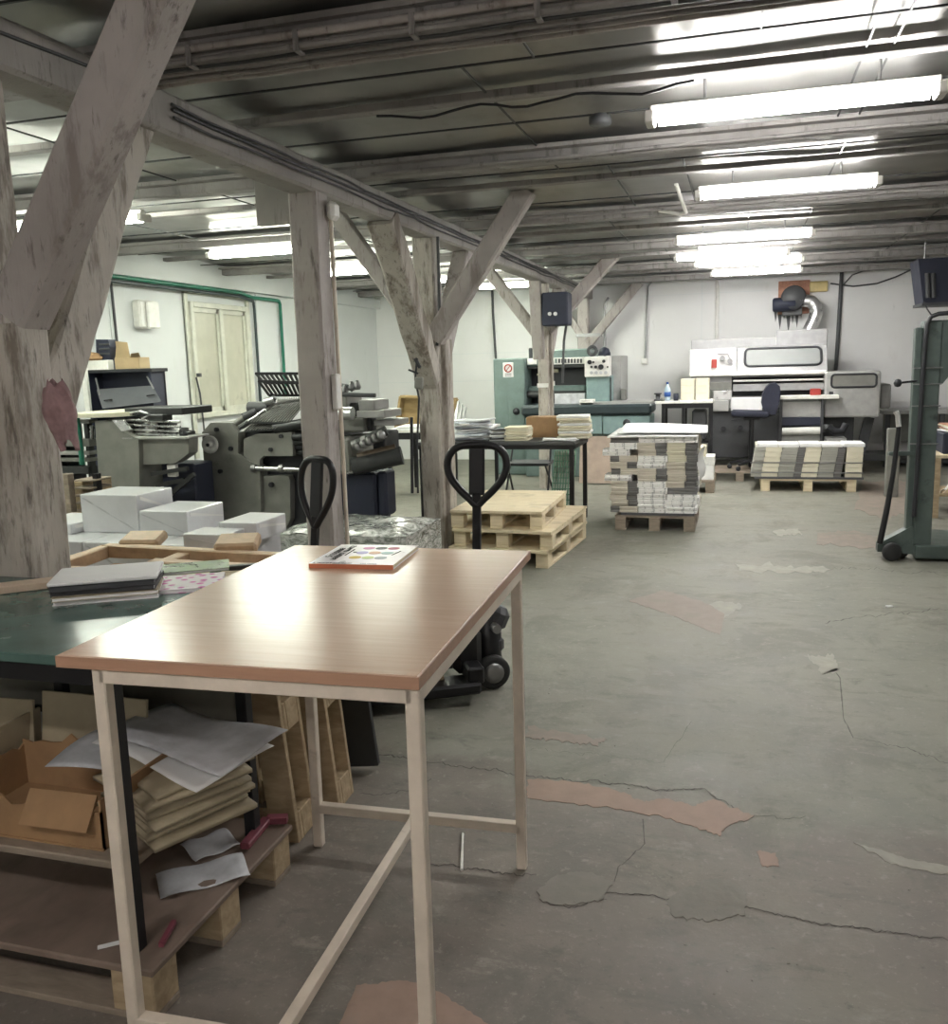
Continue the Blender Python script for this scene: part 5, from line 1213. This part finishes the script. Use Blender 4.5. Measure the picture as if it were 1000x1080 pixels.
# rounded cream plate
pts=[]
a=PY(68,437,FY);b_=PY(132,440,FY)
zz=fz(440,100)
for i in range(25):
    an_=2*math.pi*i/24
    pts.append(Vector(((a.x+b_.x)/2+(b_.x-a.x)/2*math.copysign(abs(math.cos(an_))**.6,math.cos(an_)),FY+.33+.4*math.copysign(abs(math.sin(an_))**.6,math.sin(an_)),zz)))
MB().prism(pts[:-1],(0,0,.03)).build('cream_plate',plain('cream_plate',(.62,.6,.47),.4),t,world=True)
face(MB(),[(118,443),(130,443),(138,453),(128,455)],FY-.012,.02).build('name_plate',M['aluminium'],t,world=True)
pb(t,'feed_tray','machine_dark',131,430,192,438,FY+.1,.4,.006)
for (x0,y0,x1,y1,m_,Yo) in ((130,441,142,461,'machine_dark',.1),(142,447,152,461,'dull_steel',.15),(152,443,156,461,'aluminium',.08),(157,449,166,461,'machine_dark',.2),(166,444,178,461,'dark_grey',.25),(178,452,190,461,'dull_steel',.1),(188,455,197,461,'machine_dark',.15),(155,437,172,444,'machine_dark',.05)):
    pb(t,'mechanism',m_,x0,y0,x1,y1,FY+Yo,.12,.008)
for y in (443,448,453,457): MB().cyl(PY(131,y,FY+.08),PY(190,y+2,FY+.08),.011,8).build('guide_rod',M['steel'],t,world=True)
for x in (184,189,194): MB().lathe([(.015,0),(.03,.01),(.03,.03),(.012,.05)],PY(x,461,FY+.1),(0,0,1),10).build('knob',M['black_plastic'],t,world=True)
MB().tube([PY(138,436,FY+.05),PY(148,434,FY),PY(158,437,FY),PY(150,442,FY)],.012,6).build('crank',M['steel'],t,world=True)
MB().bx(fx(150),fx(186),FY+.2,FY+.45,.0,fz(492),bev=.01).build('undercarriage',M['navy'],t,world=True)
for (p0,p1) in (((160,500),(198,494)),((165,512),(195,506)),((170,530),(205,500))): MB().bar(PY(*p0,FY+.06),PY(*p1,FY+.06),.03,.03).build('strut',M['machine_dark'],t,world=True)
pb(t,'white_bracket','cream_white',176,490,185,503,FY+.07,.04)
# frame and slats to the left of it
t=thing('feeder_frame','dark feeder frame with grey rails beside the folding machine','machine',(fx(80),FY+.2,0))
for y0,y1,m_ in ((443,447,'machine_grey'),(463,471,'machine_grey'),(476,480,'machine_light'),(483,487,'machine_grey'),(492,500,'machine_dark')):
    pb(t,'rail',m_,48,y0,94,y1,FY+.1,.1)
for x in (50,64,95): pb(t,'upright','machine_dark',x-2,443,x+2,560,FY+.12,.06)
for x in (72,97): MB().cyl(PY(x,449,FY+.15),PY(x,463,FY+.15),.02,8).build('pin',M['steel'],t,world=True)
pb(t,'back_plate','black_plastic',48,445,90,560,FY+.21,.02)
MB().tube([PY(81,440,FY+.02),PY(84,465,FY+.02),PY(87,490,FY+.02)],.02,8).build('rod',M['green_pipe'],t,world=True,label='green rod')
t=thing('slatted_rack','old slatted wooden rack standing behind the weathered post','rack',(fx(88,530,5.0),5.1,0))
for i in range(7):
    y=506+i*8; pb(t,'slat','pallet_grey',78,y,97,y+2.2,5.0,.2)
pb(t,'side_board','pallet_grey',67,500,75,575,4.95,.06); pb(t,'side_board','pallet_old',79,508,90,575,5.08,.3); 
MB().bx(fx(101,540,5.05),fx(105,540,5.05),5.05,5.1,0,fz(500,103,5.05)).build('post',M['black_metal'],t,world=True)
# black cabinet with grey flap, boxes on it
CY=6.75
cxx=lambda px,py=415: PY(px,py,CY).x
t=thing('bureau_cabinet','black cabinet with open grey flap door, under the small boxes','cabinet',(cxx(126),CY+.2,0))
ctop=PY(126,393,CY).z
xa,xb=cxx(93),cxx(161)
MB().bx(xa,xb,CY+.17,CY+.2,0,ctop,bev=.004).bx(xa,xa+.03,CY,CY+.2,0,ctop).bx(xb-.03,xb,CY,CY+.2,0,ctop).build('carcass',M['navy'],t,world=True)
MB().bx(xa-.02,xb+.02,CY-.02,CY+.22,ctop,ctop+.03,bev=.004).build('top',M['black_plastic'],t,world=True)
MB().bx(xa,xb,CY,CY+.17,PY(126,433,CY).z-.02,PY(126,433,CY).z).build('shelf',M['navy'],t,world=True)
fl=MB().prism([PY(102,412,CY-.02),PY(160,408,CY-.02),PY(169,424,CY-.16),PY(108,431,CY-.16)],(0,.012,.012)).build('flap_door',plain('flap_grey',(.1,.105,.115),.45),t,world=True)
for (x,y) in ((114,422),(159,417)): MB().bar(PY(x-4,y+.5,CY-.13),PY(x+4,y-.5,CY-.13),.016,.012).build('handle',M['black_metal'],fl,world=True)
for x,y,x2,y2 in ((101,399,108,428),(155,397,162,410)): MB().bar(PY(x,y,CY-.01),PY(x2,y2,CY-.08),.012,.008).build('stay',M['dull_steel'],fl,world=True)
o=MB().bar(PY(88,384,CY-.1),PY(94,436,CY-.1),.05,.03,(0,1,0)).bar(PY(70,400,CY-.1),PY(90,399,CY-.1),.04,.03,(0,1,0)).build('angle_iron',M['cream_white']); tag(o,'white angle iron rack standing left of the black cabinet','frame')
t=thing('cardboard_box','open tan cardboard box with raised flap on the black cabinet','box',tuple(PY(137,392,CY+.1))); t.location.z=ctop+.03
pb(t,'body','box_tan',121,377,147,390.6,CY+.03,.15)
MB().prism([PY(120,378,CY+.17),PY(118,359.5,CY+.19),PY(134,361,CY+.19),PY(137,377,CY+.17)],(0,.006,0)).build('flap',M['box_tan'],t,world=True)
MB().prism([PY(137,377,CY+.05),PY(148,377,CY+.05),PY(146,372,CY-.03),PY(138,373,CY-.03)],(0,.006,.002)).build('flap',M['box_tan'],t,world=True)
o=pbox(MB(),90,380,114,391.4,CY+.0,.08,.006).build('flat_carton',M['cream_white']); tag(o,'flat white printed carton on the black cabinet','box')
t=thing('dark_crate','dark blue plastic crate on the black cabinet, left of tan box','crate',tuple(PY(110,391,CY+.3))); t.location.z=ctop+.03
MB().prism([PY(102,391.4,CY+.1),PY(101,358,CY+.1),PY(114,358,CY+.1),PY(116,366,CY+.1),PY(116,391.4,CY+.1)],(0,.1,0)).build('body',M['navy'],t,world=True)
for i in range(3): pb(t,'grille','dark_grey',104,362+i*5,115,364+i*5,CY+.09,.012)
o=MB().lathe([(.08,0),(.1,.02),(.06,.06),(.0,.075)],PY(97,380,CY+.05),(0,0,1),14).build('brown_cloth',M['cardboard']); tag(o,'small brown bundle on the flat white carton','bundle')
tag(MB().bx(XL+.001,XL+.02,*sorted((PX(103,375,XL+.02).y,PX(114,330,XL+.02).y)),1.75,2.2).build('wall_panel',M['wall_l']),'pale panel on the wall above the black cabinet','panel')
# ---------------------------------------------------------------- offset press
OY=6.2
ox=lambda px,py=470,Y=OY: PY(px,py,Y).x
oz=lambda py,px=280,Y=OY: PY(px,py,Y).z
t=thing('offset_press','grey sheet press with hand wheel and slatted feeder, behind the slim post','printing press',(ox(320),OY+.4,0))
sp=face(MB(),[(213,456),(222,446),(243,446),(251,456),(251,478),(274,494),(277,600),(222,600)],OY,.7).build('side_frame',M['machine_grey'],t,world=True)
MB().bx(ox(224,560),ox(276,560),OY+.02,OY+.68,0,.3).build('base',M['machine_grey'],t,world=True)
for (x,y) in ((229,453),(244,473),(233,497)):
    a=PY(x,y,OY); MB().cyl((a.x,OY,a.z),(a.x,OY-.02,a.z),.018,10).build('bolt',M['black_plastic'],t,world=True)
a=PY(221,469,OY-.06)
hw=MB().lathe([(.062,-.014),(.07,-.006),(.07,.012),(.06,.02),(.05,.01),(.03,-.002),(.02,.0),(.018,.03),(.0,.03)],(a.x,OY-.05,a.z),(0,-1,0),26).build('hand_wheel',M['silver_paint'],t,world=True)
MB().cyl((a.x,OY,a.z),(a.x,OY-.09,a.z),.014,10).build('hub',M['black_plastic'],hw,world=True)
face(MB(),[(257,463),(270,458),(308,456),(309,481),(278,481),(274,485),(274,490),(278,495),(257,495)],OY+.02,.05).build('centre_plate',M['machine_grey'],t,world=True)
for (x,y) in ((286,474),(297,460)):
    a=PY(x,y,OY+.02); MB().cyl((a.x,OY+.02,a.z),(a.x,OY,a.z),.016,10).build('bolt',M['black_plastic'],t,world=True)
MB().bx(ox(250),ox(345),OY+.12,OY+.7,.3,oz(455),bev=.01).build('core',M['black_plastic'],t,world=True)
MB().cyl(PY(266,494,OY-.01),PY(332,496,OY-.01),.02,12).build('drive_shaft',M['steel'],t,world=True)
for x in (268,297,322): MB().cyl(PY(x-2,494,OY-.01),PY(x+2,494,OY-.01),.032,12).build('collar',M['dull_steel'],t,world=True)
face(MB(),[(278,502),(304,502),(306,508),(306,548),(300,560),(278,560)],OY+.04,.08).build('door_panel',M['machine_light'] if False else M['machine_grey'],t,world=True)
a=PY(287,511,OY+.04); MB().cyl((a.x,OY+.04,a.z),(a.x,OY+.015,a.z),.02,10).build('lock',M['black_plastic'],t,world=True)
for k,y in enumerate((461,466,471,477)): MB().cyl(PY(309,y,OY+.02+.03*k),PY(360,y-.5,OY+.02+.03*k),.028,14).build('ink_roller',M['machine_dark'] if k%2 else M['black_plastic'],t,world=True)
# slatted feed board
q=[PY(262,447,OY+.0),PY(292,423,OY+.45),PY(327,420,OY+.45),PY(305,447,OY+.0)]
fb=MB().prism(q,(0,0,.01)).build('feed_board',M['machine_dark'],t,world=True)
for i in range(16):
    u=i/15; MB().bar(q[0].lerp(q[3],u)+V(0,0,.016),q[1].lerp(q[2],u)+V(0,0,.016),.008,.006).build('slat',M['machine_grey'],fb,world=True)
q2=[PY(258,456,OY-.02),PY(266,449,OY+.05),PY(302,446,OY+.05),PY(290,454,OY-.02)]
fb2=MB().prism(q2,(0,0,.01)).build('feed_board',M['machine_dark'],t,world=True)
for i in range(12):
    u=i/11; MB().bar(q2[0].lerp(q2[3],u)+V(0,0,.014),q2[1].lerp(q2[2],u)+V(0,0,.014),.007,.005).build('slat',M['machine_grey'],fb2,world=True)
# open fan of bars above
for (row,(A,B,C_,D)) in enumerate((((270,394),(352,394),(279,404),(352,404)),((273,402),(352,405),(284,417),(352,417)))):
    rk=MB().bar(PY(*A,OY+.25),PY(*B,OY+.25),.022,.022).bar(PY(*C_,OY+.4),PY(*D,OY+.4),.02,.02).build('rack_rail',M['black_metal'],t,world=True)
    for i in range(17):
        u=i/16; a=PY(*A,OY+.25).lerp(PY(*B,OY+.25),u); b_=PY(*C_,OY+.4).lerp(PY(*D,OY+.4),u)
        MB().bar(a,b_,.02,.012).build('rack_bar',M['black_metal'],rk,world=True)
MB().cyl(PY(263,430,OY+.3),PY(284,430,OY+.3),.05,14).build('drum',M['dark_grey'],t,world=True)
MB().cyl(PY(280,424,OY+.28),PY(290,421,OY+.28),.03,12).build('coupling',M['aluminium'],t,world=True)
for p0,p1,r,m_ in (((248,447),(264,436),.025,'machine_grey'),((252,452),(272,440),.02,'machine_dark'),((256,440),(270,434),.03,'dark_grey'),((262,445),(280,432),.014,'steel')): MB().cyl(PY(*p0,OY+.05),PY(*p1,OY+.1),r,10).build('link',M[m_],t,world=True)
MB().cyl(PY(290,452,OY+.03),PY(335,444,OY+.03),.04,14).build('cylinder',M['machine_dark'],t,world=True)
pb(t,'sheet_guide','cream_white',308,443,345,446,OY+.1,.2)
# right half of the press
pb(t,'side_frame','machine_grey',352,462,370,500,OY,.5,.02)
pb(t,'inker_body','machine_grey',352,440,385,456,OY+.15,.4,.015)
pb(t,'upper_unit','machine_grey',352,416,366,440,OY+.2,.3,.01)
pb(t,'upper_unit','machine_dark',364,425,378,442,OY+.25,.2,.02)
pb(t,'ink_duct','machine_light',378,422,395,433,OY+.1,.3,.008)
pb(t,'ink_tray','machine_light',376,433,406,441,OY+.05,.35,.006)
pb(t,'support','dark_grey',383,441,392,455,OY+.2,.1)
pb(t,'side_tray','machine_light',394,443,417,449,OY+.15,.3,.006)
MB().cyl(PY(352,416,OY+.05),PY(396,417,OY+.05),.016,10).build('top_bar',M['dark_grey'],t,world=True)
for x,y in ((371,406),(377,405),(364,409)): MB().lathe([(.02,0),(.03,.02),(.02,.05),(.012,.07)],PY(x,y+6,OY+.1),(0,0,1),10).build('valve',M['dull_steel'],t,world=True)
MB().tube([PY(354,412,OY+.1),PY(360,406,OY+.1),PY(366,407,OY+.1),PY(372,412,OY+.1)],.014,8).build('hose',M['dark_grey'],t,world=True)
MB().cyl(PY(357,436,OY+.05),PY(372,436,OY+.05),.05,14).build('cylinder',M['aluminium'],t,world=True)
for k in range(4): MB().cyl(PY(372+5*k,470-2*k,OY+.02),PY(402+2*k,460-2*k,OY+.06),.04,14).build('roller',M['machine_dark' if k%2 else 'dull_steel'],t,world=True)
for k in range(5):
    a=PY(378+6*k,471-3*k,OY-.03); MB().lathe([(.028,-.02),(.036,-.01),(.036,.01),(.028,.02)],a,(1,-.4,.3),14).build('gear',M['dull_steel'],t,world=True)
pb(t,'end_block','black_plastic',393,456,406,478,OY+.1,.3,.01)
MB().cyl(PY(372,492,OY),PY(424,480,OY+.1),.07,16).build('delivery_drum',M['machine_dark'],t,world=True)
MB().cyl(PY(378,484,OY+.02),PY(418,474,OY+.1),.045,14).build('delivery_drum',plain('brown_roller',(.1,.075,.05),.5),t,world=True)
MB().cyl(PY(366,499,OY-.02),PY(405,493,OY+.05),.012,8).build('bar',M['steel'],t,world=True)
MB().bx(ox(352,540),ox(392,540),OY+.1,OY+.4,0,oz(500,380),bev=.02).build('motor_base',M['navy'],t,world=True)
pb(t,'foot_box','navy',398,497,408,545,OY+.1,.2,.02)
pb(t,'lower_frame','machine_dark',330,500,354,600,OY+.05,.5)
# ================================================================== RENDER LOOK
w=bpy.data.worlds.new('world'); S.world=w; w.use_nodes=True
w.node_tree.nodes['Background'].inputs[0].default_value=(.5,.52,.55,1); w.node_tree.nodes['Background'].inputs[1].default_value=.05
S.view_settings.view_transform='Standard'; S.view_settings.look='None'; S.view_settings.exposure=1.82; S.view_settings.gamma=1; S.view_settings.use_curve_mapping=False
